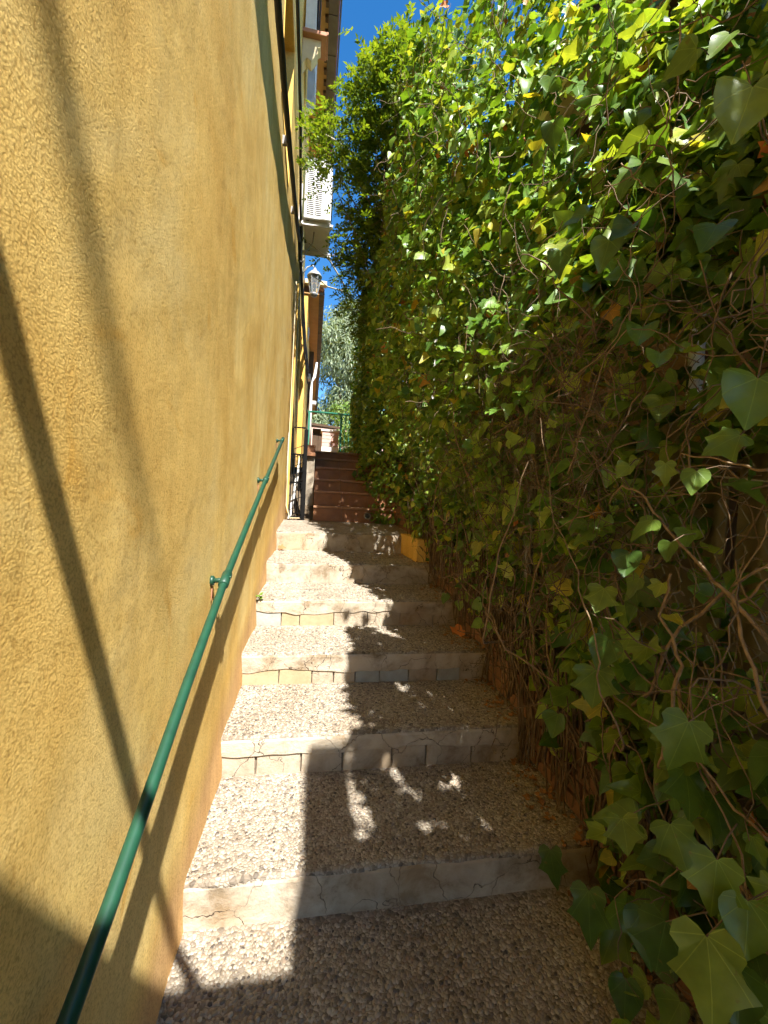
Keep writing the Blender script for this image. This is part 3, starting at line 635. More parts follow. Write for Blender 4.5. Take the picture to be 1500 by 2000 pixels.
# ------------------------------------------------------------------ black gate left of the brown steps
gt = thing('iron_gate', (0.2, 5.5, LB_Z), 'black iron gate standing ajar left of the brown steps', 'gate')
gz0, gz1 = LB_Z+0.03, 2.26
build('hinge_post', B(0.205, 0.255, 5.50, 5.55, LB_Z-0.05, gz1-0.02), 'black_iron', gt, bevel=0.003)
ft = Vector((0.06, 5.44, 0)); fb = Vector((0.23, 5.525, 0))
def bar(t, z0, z1, r=0.007): p = ft.lerp(fb, t); return MB().tube([(p.x, p.y, z0), (p.x, p.y, z1)], r, 6)
for z in (gz0, 1.55, gz1-0.35): build('gate_rail', MB().tube([(ft.x, ft.y, z), (fb.x, fb.y, z)], 0.010, 6), 'black_iron', gt)
for k in range(5): build('gate_bar', bar(k/5+0.02, gz0, gz1-0.35), 'black_iron', gt)
build('gate_hoop', MB().tube([(0.065, 5.52, gz1-0.5), (0.065, 5.52, gz1-0.01), (0.075, 5.52, gz1), (0.22, 5.52, gz1), (0.23, 5.52, gz1-0.02)], 0.010, 6), 'black_iron', gt)
for k in range(9):
    a = LB_Z+0.08+k*0.11; build('diagonal_bar', MB().tube([(0.215, 5.49, a), (0.09, 5.46, a-0.06 if a > 1.2 else a)], 0.005, 5), 'black_iron', gt)
wb = build('white_board', MB().add([(0.035, 5.62, LB_Z), (0.075, 5.62, LB_Z), (0.19, 5.70, 1.92), (0.15, 5.70, 1.92), (0.035, 5.66, LB_Z), (0.075, 5.66, LB_Z), (0.19, 5.74, 1.92), (0.15, 5.74, 1.92)],
    [(0, 1, 2, 3), (4, 7, 6, 5), (0, 4, 5, 1), (1, 5, 6, 2), (2, 6, 7, 3), (3, 7, 4, 0)]), 'white_paint', None, bevel=0.004)
tag(wb, 'leaning white board seen through the black gate', 'board')

# ------------------------------------------------------------------ terrace fence, pier, shed
FY = 9.6; fzb = NZ[6]
fe = thing('green_railing', (1.0, FY, fzb), 'green metal railing across the top of the brown steps', 'railing')
tz = 3.32
build('top_rail', MB().tube([(0.16, FY, tz+0.01), (3.2, FY, tz+0.01)], 0.022, 8), 'fence_green', fe, True)
build('bottom_rail', MB().tube([(0.16, FY, fzb+0.12), (3.2, FY, fzb+0.12)], 0.016, 8), 'fence_green', fe, True)
for x in (0.20, 0.92, 1.95, 3.0): build('post', B(x-0.022, x+0.022, FY-0.022, FY+0.022, fzb-0.02, tz), 'fence_green', fe, bevel=0.003)
for k in range(22):
    x = 1.01+k*0.095
    if min(abs(x-q) for q in (1.95, 3.0)) > 0.04: build('bar', MB().tube([(x, FY, fzb+0.12), (x, FY, tz)], 0.009, 6), 'fence_green', fe)
pr = thing('brick_pier', (0.67, 9.1, fzb), 'low pale pink brick pier with a light cap above the brown steps', 'pier')
px0, px1, py0, py1 = 0.49, 0.84, 8.9, 9.25
build('mortar_core', B(px0+0.008, px1-0.008, py0+0.008, py1-0.008, fzb-0.03, 2.80), 'white_paint', pr)
build('plinth', B(px0, px1, py0, py1, fzb-0.02, fzb+0.36), 'white_paint', pr, bevel=0.004)
for r_ in range(4):
    for cidx in range(2):
        w = (px1-px0)/2; a = px0+cidx*w+(0.0 if r_ % 2 == 0 else 0.0)
        build('brick', B(a+0.004, a+w-0.004, py0, py1, fzb+0.37+r_*0.078, fzb+0.37+r_*0.078+0.070), 'brick_pale', pr, bevel=0.003)
build('cap', B(px0-0.02, px1+0.03, py0-0.02, py1+0.02, 2.80, 2.835), 'white_paint', pr, bevel=0.004)
sh = thing('garden_shed', (0.7, 12.5, 2.05), 'dark brown shed with a sloping roof behind the pink pier', 'shed')
build('shed_wall', B(0.28, 0.92, 11.6, 13.2, 2.0, 3.3), 'wood_dark', sh)
for k in range(4): build('plank', B(0.285+k*0.158, 0.285+k*0.158+0.150, 11.57, 11.598, 2.1, 3.28), 'wood_dark', sh, bevel=0.003)
build('shed_roof', MB().add([(0.2, 11.4, 3.36), (1.06, 11.4, 3.30), (0.95, 13.3, 3.60), (0.25, 13.3, 3.62), (0.2, 11.4, 3.42), (1.06, 11.4, 3.36), (0.95, 13.3, 3.66), (0.25, 13.3, 3.68)], [(0, 1, 2, 3), (4, 7, 6, 5), (0, 4, 5, 1), (1, 5, 6, 2), (2, 6, 7, 3), (3, 7, 4, 0)]), 'wood_dark', sh)
gw = tag(build('garden_wall', B(-3, 9, 16.0, 16.2, 2.0, 4.1), 'brick_pale', None), 'pale far garden wall behind the shed', 'wall')

# ------------------------------------------------------------------ house on the right, behind the hedge
hC = thing('right_house', (3.5, 0.5, 0), 'house behind the ivy with a beige eave and white downpipe, upper right', 'house')
build('wall', B(2.75, 6.5, -2.5, 3.3, -0.2, 4.4), 'brick', hC)
build('garden_side_wall', B(2.70, 2.86, 3.31, 9.0, 0.0, 3.7), 'brick', hC)
build('eave_beam', B(2.02, 2.20, -0.1, 3.35, 4.46, 4.60), 'cream', hC, bevel=0.01)
build('eave_beam', B(2.215, 2.36, -0.1, 3.33, 4.50, 4.62), 'cream', hC, bevel=0.01)
build('soffit', B(2.37, 2.76, -0.1, 3.3, 4.52, 4.55), 'wood_dark', hC)
build('roof', MB().add([(1.95, -0.15, 4.62), (1.95, 3.45, 4.62), (6.6, 3.45, 6.2), (6.6, -0.15, 6.2), (1.95, -0.15, 4.70), (1.95, 3.45, 4.70), (6.6, 3.45, 6.3), (6.6, -0.15, 6.3)], [(0, 1, 2, 3), (4, 7, 6, 5), (3, 2, 6, 7), (0, 3, 7, 4), (1, 5, 6, 2), (0, 4, 5, 1)]), 'wood_dark', hC)
build('downpipe', MB().tube([(2.70, 2.3, 4.45), (2.70, 2.3, 1.2)], 0.045, 10), 'white_paint', hC, True)
# roofs behind the viewer that throw the straight-edged shade over the lowest steps
build('porch_roof', B(0.92, 3.2, -2.6, -0.99, 3.36, 3.44), 'cream', hC)
build('porch_beam', B(0.922, 1.09, -0.988, -0.47, 3.34, 3.46), 'cream', hC)
build('passage_roof', B(0.40, 0.918, -3.0, -1.29, 3.36, 3.44), 'cream', hC)
build('porch_post', B(2.0, 2.12, -0.62, -0.5, -0.2, 3.35), 'cream', hC)
pd = Vector((0.243, -0.219, -0.176)).normalized(); p0 = Vector((0.0, -0.036, 2.62))
build('stay_rod', MB().tube([p0, p0+pd*1.9], 0.018, 10), 'black_iron', hA, True)
cable('overhead_cable', [(0.0, -0.06, 3.1), (1.656, -6.0, 10.96)], 0.024, 'cable_black', 'overhead cable crossing the alley behind the viewer', 'cable', None, 0.0)
a = ony(820, -60, 3.2); b = ony(866, 110, 4.6)
cable('overhead_cable', [(a.x, a.y, a.z), (b.x, b.y, b.z)], 0.004, 'cable_black', 'thin dark wire against the sky above the ivy', 'wire', None, 0.0, 5)

# ------------------------------------------------------------------ chain-link fence, low brick wall and panels on the right
lw = thing('low_brick_wall', (1.46, 2.5, 0.2), 'low brick wall under the ivy along the right of the steps', 'wall')
for i in range(0, 7):
    ya = max(SY[i], 0.4); yb = SY[i+1] if i < 6 else 6.6
    top = SZ[i]+0.34 if i < 6 else 1.30
    build('mortar_core', B(XR+0.018, XR+0.14, ya, yb, SZ[i]-0.25, top-0.006), 'mortar', lw)
    rows = 5
    for r_ in range(rows):
        z = SZ[i]+0.004+r_*0.067; yy = ya-(0.11 if r_ % 2 else 0.0)
        while yy < yb-0.02:
            e = min(yy+0.21, yb-0.003); s_ = max(yy, ya+0.003)
            if e-s_ > 0.03:
                d = random.uniform(0, 0.008); build('brick', B(XR+d+0.002, XR+0.10, s_+0.004, e-0.004, z+0.004, z+0.061), 'brick', lw, bevel=0.003)
            yy += 0.22
cf = thing('chain_link_fence', (1.47, 2.0, 0.3), 'sagging chain-link fence showing through the ivy on the right', 'fence')
for y in (0.15, 2.05, 4.1, 6.2): build('post', MB().tube([(1.485, y, slope_z(y)-0.1), (1.485, y, slope_z(y)+2.2)], 0.022, 10), 'wire', cf, True)
mb = MB(); s = 0.062
zlo, zhi = 0.35, 1.75
for j in range(int(5.0/s)):
    pts_ = []
    for k in range(int((zhi-zlo)/(s*0.62))+1):
        y = -0.2+j*s+(s*0.52 if k % 2 else 0); z = zlo+k*s*0.62+0.22*(y if y > 0 else 0)
        pts_.append((1.462+0.004*(k % 2)+0.02*nz(0, y*1.5, z*1.5), y, z))
    mb.tube(pts_, 0.0016, 3, False)
build('wire_mesh', mb, 'wire', cf, kind='stuff')
for zz in (1.25, 2.3):
    build('tension_wire', MB().tube([(1.468, -0.3, zz), (1.468, 2.0, zz+0.35), (1.468, 4.5, zz+0.95)], 0.003, 5), 'wire', cf)
pn = thing('corrugated_panels', (1.85, 1.2, 0.2), 'khaki corrugated sheets standing behind the chain-link fence', 'panel')
for k in range(5):
    ya = 0.05+k*0.62; V = []; F = []; n = 48
    for i in range(n+1):
        y = ya+0.60*i/n; x = 1.84+0.02*math.sin(y*2*math.pi/0.15)+0.01*(k % 2)
        V += [(x, y, 0.1), (x, y, 1.52+0.05*(k % 2)+0.12*k), (x+0.008, y, 1.52+0.05*(k % 2)+0.12*k), (x+0.008, y, 0.1)]
    for i in range(n):
        a = i*4; b = a+4
        for q in range(3): F.append((a+q, b+q, b+q+1, a+q+1))
    build('corrugated_sheet', MB().add(V, F), 'corrugated', pn, smooth=True)
bk = tag(build('timber_shelf', B(2.0, 2.5, -0.3, 3.0, 1.66, 1.78), 'wood_dark', None), 'dark timber shelf behind the corrugated sheets', 'shelf')

# ------------------------------------------------------------------ leaves
def leaf_template(kind, level):
    """lobed outline; level 2 near (about 44 triangles), 1 middle, 0 far"""
    if kind == 0:   o = [(.10, -.10), (.26, -.16), (.44, -.06), (.50, .10), (.40, .24), (.44, .36), (.62, .52), (.44, .58), (.27, .66), (.17, .84)]
    elif kind == 1: o = [(.10, -.09), (.26, -.11), (.40, -.02), (.47, .14), (.46, .32), (.40, .48), (.30, .63), (.21, .76), (.12, .90), (.05, 1.0)]
    else:           o = [(.09, -.07), (.24, -.10), (.42, -.05), (.56, .10), (.52, .22), (.38, .32), (.32, .46), (.26, .62), (.17, .80), (.08, .95)]
    if level == 1: o = [o[i] for i in (1, 2, 3, 4, 6, 8, 9)]
    if level == 0: o = [o[i] for i in (1, 3, 6)]
    mid = [(0, 0), (0, .34), (0, .68), (0, 1.06)] if level else [(0, 0), (0, .5), (0, 1.06)]
    V = list(mid); nm = len(mid); no = len(o); F = []
    V += o + [(-x*0.97, y*1.02) for x, y in o]
    for side in (0, 1):
        idx = [nm+side*no+i for i in range(no)]; m = 0; tri = []
        for i in range(no-1):
            want = min(nm-2, int(max(0, o[i][1])/1.06*(nm-1)+0.25))
            while m < want: tri.append((m, idx[i], m+1)); m += 1
            tri.append((m, idx[i], idx[i+1]))
        while m < nm-1: tri.append((m, idx[-1], m+1)); m += 1
        F += tri if side == 0 else [t[::-1] for t in tri]
    return np.array(V, float), np.array(F)
def shape_leaf(V, fold, curl, wave, ph):
    z = fold*np.abs(V[:, 0]) - curl*(V[:, 1]**2) - 0.25*curl*V[:, 0]**2 + wave*np.sin(V[:, 1]*7+ph)*np.abs(V[:, 0])*2
    return np.stack([V[:, 0], V[:, 1], z], 1)
def templates(level):
    out = []
    for kind in (0, 1, 2):
        V, F = leaf_template(kind, level)
        rr = random.Random(40+kind)
        for q in range(8):
            fold, curl, wave = rr.uniform(-0.2, 0.65), rr.uniform(-0.15, 0.55), rr.uniform(0.05, 0.17)
            W = V*np.array([[rr.uniform(0.82, 1.12), rr.uniform(0.88, 1.1)]])+np.stack([0.12*rr.uniform(-1, 1)*V[:, 1]**2, 0*V[:, 1]], 1)
            T = shape_leaf(W, fold, curl, wave, rr.uniform(0, 6)); T[:, 2] += rr.uniform(-0.2, 0.2)*W[:, 0]*W[:, 1]
            out.append((T, F, V))
    return out
TEMPL = templates(2); TEMPL1 = templates(1); TEMPL0 = templates(0)
def leaf_mats(n, nrm, tip):
    nrm = nrm/np.linalg.norm(nrm, axis=1, keepdims=True)
    t = tip - nrm*np.sum(tip*nrm, 1, keepdims=True); t /= np.linalg.norm(t, axis=1, keepdims=True)+1e-9
    s = np.cross(t, nrm); return np.stack([s, t, nrm], 2)
def leaf_mesh(name, P, R, S, K, mat, parent, templ=TEMPL, uv=True, kind='stuff'):
    VV = []; FF = []; UU = []; off = 0
    for k in range(len(templ)):
        sel = np.where(K == k)[0]
        if not len(sel): continue
        T, F, U = templ[k]
        v = np.einsum('nij,mj->nmi', R[sel], T)*S[sel][:, None, None] + P[sel][:, None, :]
        VV.append(v.reshape(-1, 3)); m = len(T)
        FF.append((F[None]+(np.arange(len(sel))*m)[:, None, None]).reshape(-1, F.shape[1])+off); off += len(sel)*m
        UU.append(np.tile(U, (len(sel), 1)))
    return raw(name, np.concatenate(VV), np.concatenate(FF), mat, parent, True, kind, np.concatenate(UU) if uv else None)

# ---- ivy hedge envelope
def ztop(y): return np.interp(y, [-0.6, 0.4, 1.0, 1.5, 2.2, 3.0, 4.0, 5.0, 7.0, 8.6], [2.8, 2.95, 3.05, 3.35, 4.4, 4.95, 5.0, 5.2, 5.5, 5.5])
def zhem(y): return np.interp(y, [-0.6, 0.7, 1.3, 1.8, 2.5, 3.4, 4.2, 5.3, 6.7, 8.6], [0.02, 0.04, 0.22, 0.52, 0.68, 0.86, 1.05, 1.10, 1.9, 2.15])
def vnoise(y, z, s, seed):
    return np.array([noise.noise(Vector((a*s, b*s, seed))) for a, b in zip(y, z)])
def xsurf(y, z):
    zz = z-0.28*(y-2.0)
    low = np.interp(zz, [0.4, 0.9, 1.5, 2.0], [1.36, 1.33, 1.25, 1.18])
    upp = np.interp(y, [0.5, 1.1, 1.5, 2.0, 2.5, 3.1, 4.2, 5.0, 8.6], [1.44, 1.42, 1.30, 1.10, 0.93, 0.86, 0.88, 1.00, 1.04])
    top = np.clip((z-(ztop(y)-1.0))/1.0, 0, 1); upp = upp+0.32*top**1.3*(1-0.75*np.clip((y-2.6)/0.7, 0, 1))
    t = np.clip((zz-1.3)/0.9, 0, 1); t = t*t*(3-2*t); base = low*(1-t)+upp*t
    far = np.clip((y-4.4)/1.0, 0, 1); base = base*(1-far)+far*np.interp(z, [1.0, 2.0, 3.2, 4.8, 5.8], [1.12, 1.03, 1.0, 1.05, 1.4])
    near = np.clip((1.3-y)/0.8, 0, 1)*np.clip((0.6-z)/0.5, 0, 1); return base - 0.22*near
def sample_hedge(n):
    y = rng.uniform(-0.3, 8.6, n*3); w = np.interp(y, [0, 2, 4, 8.6], [1.0, 0.95, 0.75, 0.5])
    y = y[rng.random(len(y)) < w][:n]; n = len(y)
    z = zhem(y)+(ztop(y)-zhem(y))*rng.random(n)**0.92
    dens = np.ones(n)
    bare = (y < 2.3) & (z > 0.75+0.12*y) & (z < 1.40+0.42*y); dens[bare] = 0.48
    low = (y < 2.6) & (z <= 0.75+0.12*y); dens[low] = 0.55
    pan = (y < 1.25) & (z > 0.9) & (z < 1.55); dens[pan] = 0.10
    cl = vnoise(y, z, 2.6, 3.1); dens *= np.clip(0.8+1.6*cl, 0.15, 1)
    k = rng.random(n) < dens; y = y[k]; z = z[k]; n = len(y)
    lump = 0.13*vnoise(y, z, 1.5, 8.8)+0.09*vnoise(y, z, 4.2, 1.8)
    depth = np.abs(rng.normal(0, 0.09, n)); inner = rng.random(n) < 0.45; depth[inner] += rng.uniform(0.05, 0.60, inner.sum())
    x = xsurf(y, z)-lump+depth
    return np.stack([x, y, z], 1), depth
P, depth = sample_hedge(48000)
no_ = 2700; Po = np.stack([rng.uniform(1.08, 1.80, no_), rng.uniform(-1.0, 0.95, no_), rng.uniform(2.95, 3.35, no_)], 1); Po = Po[(vnoise(Po[:, 1], Po[:, 0], 4.4, 6.6) > -0.07) & ((Po[:, 0] < 1.30) | (Po[:, 1] < 0.62))]  # unseen leaf clump above the frame, added to shade the lower steps
P = np.concatenate([P, Po]); depth = np.concatenate([depth, np.full(len(Po), 0.05)])
keep = np.linalg.norm(P-np.array(CAMLOC), axis=1) > 0.75
P = P[keep]; depth = depth[keep]; n = len(P)
nrm = np.stack([-0.55+0*P[:, 0], -0.45+0*P[:, 0], 0.60+0*P[:, 0]], 1)+rng.normal(0, 0.55, (n, 3))
tip = np.stack([-0.35+rng.normal(0, 0.4, n), rng.normal(0, 0.55, n), -0.75+rng.normal(0, 0.4, n)], 1)
R = leaf_mats(n, nrm, tip)
dist = np.linalg.norm(P-np.array(CAMLOC), axis=1)
S = (0.034+0.064*rng.random(n)**1.3)*np.interp(P[:, 1], [1.4, 2.4], [1.0, 0.80])
S *= np.where((P[:, 1] < 1.6), 1.15, 1.0)
pk = np.array([0.30]*8+[0.46]*8+[0.24]*8); K = rng.choice(len(TEMPL), n, p=pk/pk.sum())
# hand-placed leaves that stand out in the photograph: pixel, x plane, size, kind, normal, tip
HERO = [(1190, 470, 1.12, .105, 6, (-.6, -.7, .1), (-.25, 0, -1)), (1255, 640, 1.14, .085, 4, (-.5, -.7, .5), (0, .2, -1)), (1290, 690, 1.12, .07, 5, (-.5, -.6, .6), (-.1, 0, -1)),
 (1335, 690, 1.14, .07, 7, (-.3, -.4, .9), (.9, -.4, -.1)), (1130, 640, 1.15, .075, 1, (-.4, -.4, .9), (-.6, .5, -.4)), (1165, 1310, 1.20, .125, 0, (-.7, -.6, .35), (.05, -.1, -1)),
 (1090, 1395, 1.22, .10, 5, (-.8, -.5, .3), (0, 0, -1)), (1345, 1410, 1.06, .12, 0, (-.6, -.7, .4), (-.3, .1, -.9)), (1190, 1250, 1.20, .11, 6, (-.7, -.6, .2), (-.2, .1, -1)),
 (1075, 1660, 1.12, .095, 0, (-.6, -.5, .6), (.1, -.3, -.8)), (1150, 1740, 1.10, .115, 1, (-.6, -.5, .7), (-.1, -.3, -.8)), (1255, 1780, 1.06, .10, 4, (-.6, -.5, .6), (0, -.3, -.9)),
 (1300, 1800, 1.0, .12, 0, (-.7, -.6, .3), (-.2, 0, -1)), (1380, 1830, 0.98, .12, 2, (-.7, -.5, .4), (.1, -.2, -1)), (1215, 1600, 1.14, .09, 0, (-.6, -.4, .7), (-.1, -.5, -.6)),
 (1310, 1610, 1.10, .10, 0, (-.6, -.4, .7), (.2, -.3, -.8)), (1400, 1680, 1.02, .105, 1, (-.6, -.6, .4), (-.1, 0, -1)), (1460, 1760, 1.04, .09, 4, (-.6, -.6, .4), (0, 0, -1)),
 (1440, 1890, 1.04, .09, 5, (-.6, -.5, .5), (0, -.1, -1)), (1360, 95, 1.14, .075, 7, (-.6, -.5, -.3), (-.8, .3, -.4)), (1470, 170, 1.02, .12, 6, (-.6, -.7, .1), (-.2, .1, -1)),
 (1150, 420, 1.16, .10, 5, (-.4, -.6, .6), (-.8, .4, -.3)), (1235, 440, 1.14, .09, 4, (-.5, -.6, .5), (-.6, .2, -.7)), (1400, 440, 1.10, .105, 4, (-.5, -.6, .5), (-.2, .1, -1)),
 (1480, 740, 1.0, .11, 4, (-.6, -.7, .3), (-.1, .1, -1)), (1445, 850, 1.05, .075, 1, (-.5, -.5, .6), (-.6, .3, -.4)), (1230, 910, 1.18, .06, 5, (-.6, -.5, .5), (-.4, .2, -.8)),
 (1300, 905, 1.18, .065, 0, (-.6, -.6, .3), (0, 0, -1)), (1360, 920, 1.18, .065, 5, (-.6, -.6, .3), (-.1, 0, -1)), (1275, 1015, 1.18, .07, 9, (-.6, -.4, .6), (-.6, .3, -.7)),
 (1310, 1060, 1.18, .055, 6, (-.8, -.3, .2), (0, 0, -1)), (930, 600, 1.16, .10, 4, (-.6, -.7, .2), (-.1, 0, -1)), (1095, 490, 1.16, .10, 6, (-.6, -.7, .2), (0, 0, -1)), (870, 1160, 1.25, .08, 5, (-.7, -.6, .2), (0, 0, -1)), (900, 1175, 1.25, .07, 4, (-.7, -.6, .2), (.1, 0, -1)),
 (935, 1060, 1.20, .095, 5, (-.7, -.6, .3), (0, 0, -1)), (1230, 1080, 1.18, .09, 4, (-.7, -.5, .4), (0, 0, -1)), (1180, 1150, 1.2, .09, 0, (-.7, -.6, .3), (-.1, 0, -1)), (1075, 150, 1.2, .09, 5, (-.7, -.6, .3), (0, 0, -1)), (1080, 240, 1.16, .10, 4, (-.5, -.6, -.2), (.1, 0, -1))]
HP = []; HN = []; HT = []; HS = []; HK = []
for px, py, xx, sz, k, nn, tt in HERO:
    HP.append(onx(px, py, xx)[:]); HN.append(nn); HT.append(tt); HS.append(sz*0.86); HK.append((0, 8, 16)[k//4]+random.randrange(8))
HR = leaf_mats(len(HP), np.array(HN, float), np.array(HT, float))
P = np.concatenate([np.array(HP), P]); R = np.concatenate([HR, R]); S = np.concatenate([HS, S]); K = np.concatenate([HK, K]); depth = np.concatenate([np.zeros(len(HP))-1, depth])
# choose the largest showing leaves as single parts
dv = P-np.array(CAMLOC); zc = dv@np.array(FW); sxp = 750+FPX*(dv@np.array(RT))/np.maximum(zc, 1e-3); syp = 1000-FPX*(dv@np.array(UP))/np.maximum(zc, 1e-3)
vis = (zc > 0.1) & (sxp > 0) & (sxp < 1500) & (syp > 0) & (syp < 2000) & (depth < 0.12)
score = np.where(vis, S/np.maximum(zc, 0.1), 0); score[:len(HP)] += 10
order = np.argsort(-score); single = order[:300]; rest = order[300:]
hedge = thing('ivy_hedge', (1.4, 3.5, 0.1), 'tall dense ivy hedge covering the right side of the stair alley', 'hedge')
lm = []
for k, (T, F, U) in enumerate(TEMPL):
    me = bpy.data.meshes.new('leaf'); me.from_pydata([tuple(v) for v in T], [], [tuple(int(i) for i in f) for f in F])
    l = me.uv_layers.new(name='UVMap'); l.data.foreach_set('uv', U[F.ravel()].astype(np.float32).ravel())
    me.polygons.foreach_set('use_smooth', [True]*len(F)); me.materials.append(M['ivy_single']); me.update(); lm.append(me)
for i in single:
    o = bpy.data.objects.new('leaf', lm[K[i]]); COL.objects.link(o); o.parent = hedge
    m4 = Matrix([list(R[i][0]*S[i])+[P[i][0]], list(R[i][1]*S[i])+[P[i][1]], list(R[i][2]*S[i])+[P[i][2]], [0, 0, 0, 1]])
    o.matrix_local = Matrix.Translation(-hedge.location) @ m4
nearm = P[rest][:, 1] < 2.6
for selm, tp in ((nearm, TEMPL1), (~nearm, TEMPL0)):
    rr = rest[selm]; leaf_mesh('foliage', P[rr], R[rr], S[rr], K[rr], 'ivy', hedge, tp)
# dead leaves caught in the hedge
nd = 260; Pd, _ = sample_hedge(1400); Pd = Pd[rng.permutation(len(Pd))[:nd]]; Pd[:, 0] += rng.uniform(-0.03, 0.08, len(Pd)); nd = len(Pd)
leaf_mesh('dead_leaves', Pd, leaf_mats(nd, rng.normal(0, 1, (nd, 3)), rng.normal(0, 1, (nd, 3))), rng.uniform(0.03, 0.06, nd), rng.choice([1, 2, 5, 6], nd), 'dead_leaf', hedge)

# ---- stems
def walk(p, d, steps, ds, wob, pull=None):
    p = Vector(p); d = Vector(d).normalized(); out = [p.copy()]
    for k in range(steps):
        d = d + Vector((random.gauss(0, wob*0.5), random.gauss(0, wob), random.gauss(0, wob)))
        if pull: d = d + Vector(pull)*0.12
        d.normalize(); p = p+d*ds; p.x = min(max(p.x, 1.10), 1.6); out.append(p.copy())
    return out
for k in range(34):
    y = random.uniform(0.2, 4.2) if k > 8 else random.uniform(0.6, 1.7)
    p = (random.uniform(1.36, 1.44), y, slope_z(y)+random.uniform(0.0, 0.45)); n_ = random.randint(14, 26)
    w = walk(p, (random.uniform(-0.15, 0.02), random.gauss(0, 0.8), 1), n_, 0.075, 0.30, (-0.05, 0, 0.5))
    r_ = random.uniform(0.003, 0.008)
    build('stem', MB().tube(w, [r_*(1-0.75*i/len(w)) for i in range(len(w))], 7), 'bark', hedge, True)
# larger crooked stems seen in the gap
for pl, r_ in (([(1110, 930), (1180, 700), (1225, 640), (1245, 575), (1205, 505)], .007), ([(960, 850), (1040, 800), (1090, 760), (1180, 690), (1240, 590)], .008), ([(1500, 915), (1440, 905), (1380, 895), (1330, 885)], .008),
               ([(1500, 1250), (1440, 1180), (1370, 1110), (1300, 1030), (1250, 960), (1215, 950), (1190, 985)], .012), ([(1500, 1400), (1450, 1240), (1430, 1180), (1500, 1130)], .011), ([(1280, 1560), (1300, 1430), (1330, 1300), (1290, 1200), (1310, 1120)], .015),
               ([(1180, 1000), (1130, 1010), (1090, 1030), (1020, 1040)], .006), ([(1420, 1170), (1500, 1040), (1500, 1010)], .005), ([(1500, 1640), (1400, 1540), (1350, 1470), (1200, 1360), (1150, 1290)], .008), ([(1230, 1720), (1290, 1722), (1320, 1700), (1340, 1640)], .006),
               ([(1320, 330), (1250, 420), (1225, 520), (1200, 560)], .006), ([(1330, 40), (1325, 150), (1300, 250), (1240, 340), (1160, 380)], .007), ([(1215, 320), (1240, 350), (1270, 375), (1320, 385)], .006)):
    w = [onx(a, b, 1.24+0.03*nz(a*.01, b*.01, 0)) for a, b in pl]; ww = []
    for i in range(len(w)-1):
        for k in range(5): q = w[i].lerp(w[i+1], k/5); ww.append(q+Vector((nz(q.y*20, q.z*20, 1), nz(q.y*20, q.z*20, 5), nz(q.y*20, q.z*20, 9)))*0.012)
    ww.append(w[-1]); build('stem', MB().tube(ww, [0.38*r_*(1-0.5*i/len(ww))*(1+0.25*nz(i*0.9, r_*300, 3)) for i in range(len(ww))], 8), 'bark', hedge, True)
mb = MB()
for k in range(1000):       # twiggy interior
    y = random.uniform(0.2, 5.0) if k % 3 else random.uniform(0.6, 2.4); zt, zb = float(ztop(y)), float(zhem(y))
    z = random.uniform(zb, zb+(zt-zb)*0.85) if k % 3 else random.uniform(0.5, 2.0)
    w = walk((random.uniform(1.22, 1.5), y, z), (random.gauss(-.1, .3), random.gauss(0, 1), random.gauss(0.2, .8)), random.randint(5, 11), 0.04, 0.38)
    r_ = random.uniform(0.0012, 0.0035); mb.tube(w, [r_*(1-0.6*i/len(w)) for i in range(len(w))], 4, False)
for k in range(650):       # brown thicket behind the thin foliage
    y = random.uniform(1.15, 2.6); w = walk((random.uniform(1.16, 1.42), y, random.uniform(0.9+0.2*y, 1.45+0.42*y)), (random.gauss(-.1, .3), random.gauss(0, 1), random.gauss(0.1, .7)), random.randint(9, 20), 0.022, 0.30)
    r_ = random.uniform(0.0007, 0.0021); mb.tube(w, [r_*(1-0.6*i/len(w)) for i in range(len(w))], 4, False)
for k in range(700):        # shoots lying over the leaves
    y = random.uniform(1.2, 4.2); z = random.uniform(float(zhem(y))+0.7, float(ztop(y))-0.2); x = float(xsurf(np.array([y]), np.array([z]))[0])
    p = Vector((x+random.uniform(-0.02, 0.08), y, z)); d = Vector((random.gauss(-.05, .2), random.gauss(0, .8), random.gauss(-.1, .8))).normalized(); w = [p.copy()]
    for q in range(random.randint(4, 8)):
        d = (d+Vector((random.gauss(0, .15), random.gauss(0, .3), random.gauss(0, .3)))).normalized(); p = p+d*0.035; w.append(p.copy())
    mb.tube(w, random.uniform(0.001, 0.0024), 4, False)
for k in range(420):        # aerial roots hugging the low wall
    y = random.uniform(0.9, 4.2); z0_ = step_z(y)+random.uniform(0.0, 0.3)
    w = walk((random.uniform(1.33, 1.40), y, z0_), (0, random.gauss(0, .18), 1), random.randint(5, 10), 0.05, 0.12)
    mb.tube(w, random.uniform(0.0018, 0.005), 4, False)
# leaf stalks of the single leaves
for i in single:
    a = Vector(P[i]); b = a+Vector((0.05+0.06*random.random(), random.gauss(0, .04), random.gauss(0.03, .04))); mb.tube([a, a.lerp(b, .5)+Vector((0, 0, .008)), b], 0.0013, 4, False)
build('twigs', mb, 'twig', hedge, True, kind='stuff')
# litter along the right edge of the steps
nl = 420; yl = rng.uniform(1.0, 4.2, nl); xl = 1.40-np.abs(rng.normal(0, 0.07, nl)); Pl = np.stack([xl, yl, np.array([step_z(v) for v in yl])+0.006], 1)
ll = leaf_mesh('leaf_litter', Pl, leaf_mats(nl, np.array([0, 0, 1.])+rng.normal(0, .25, (nl, 3)), rng.normal(0, 1, (nl, 3))), rng.uniform(0.010, 0.028, nl), rng.choice([1, 2, 5, 6], nl), 'litter', None)
tag(ll, 'brown leaf litter along the right edge of the steps', 'leaf litter')
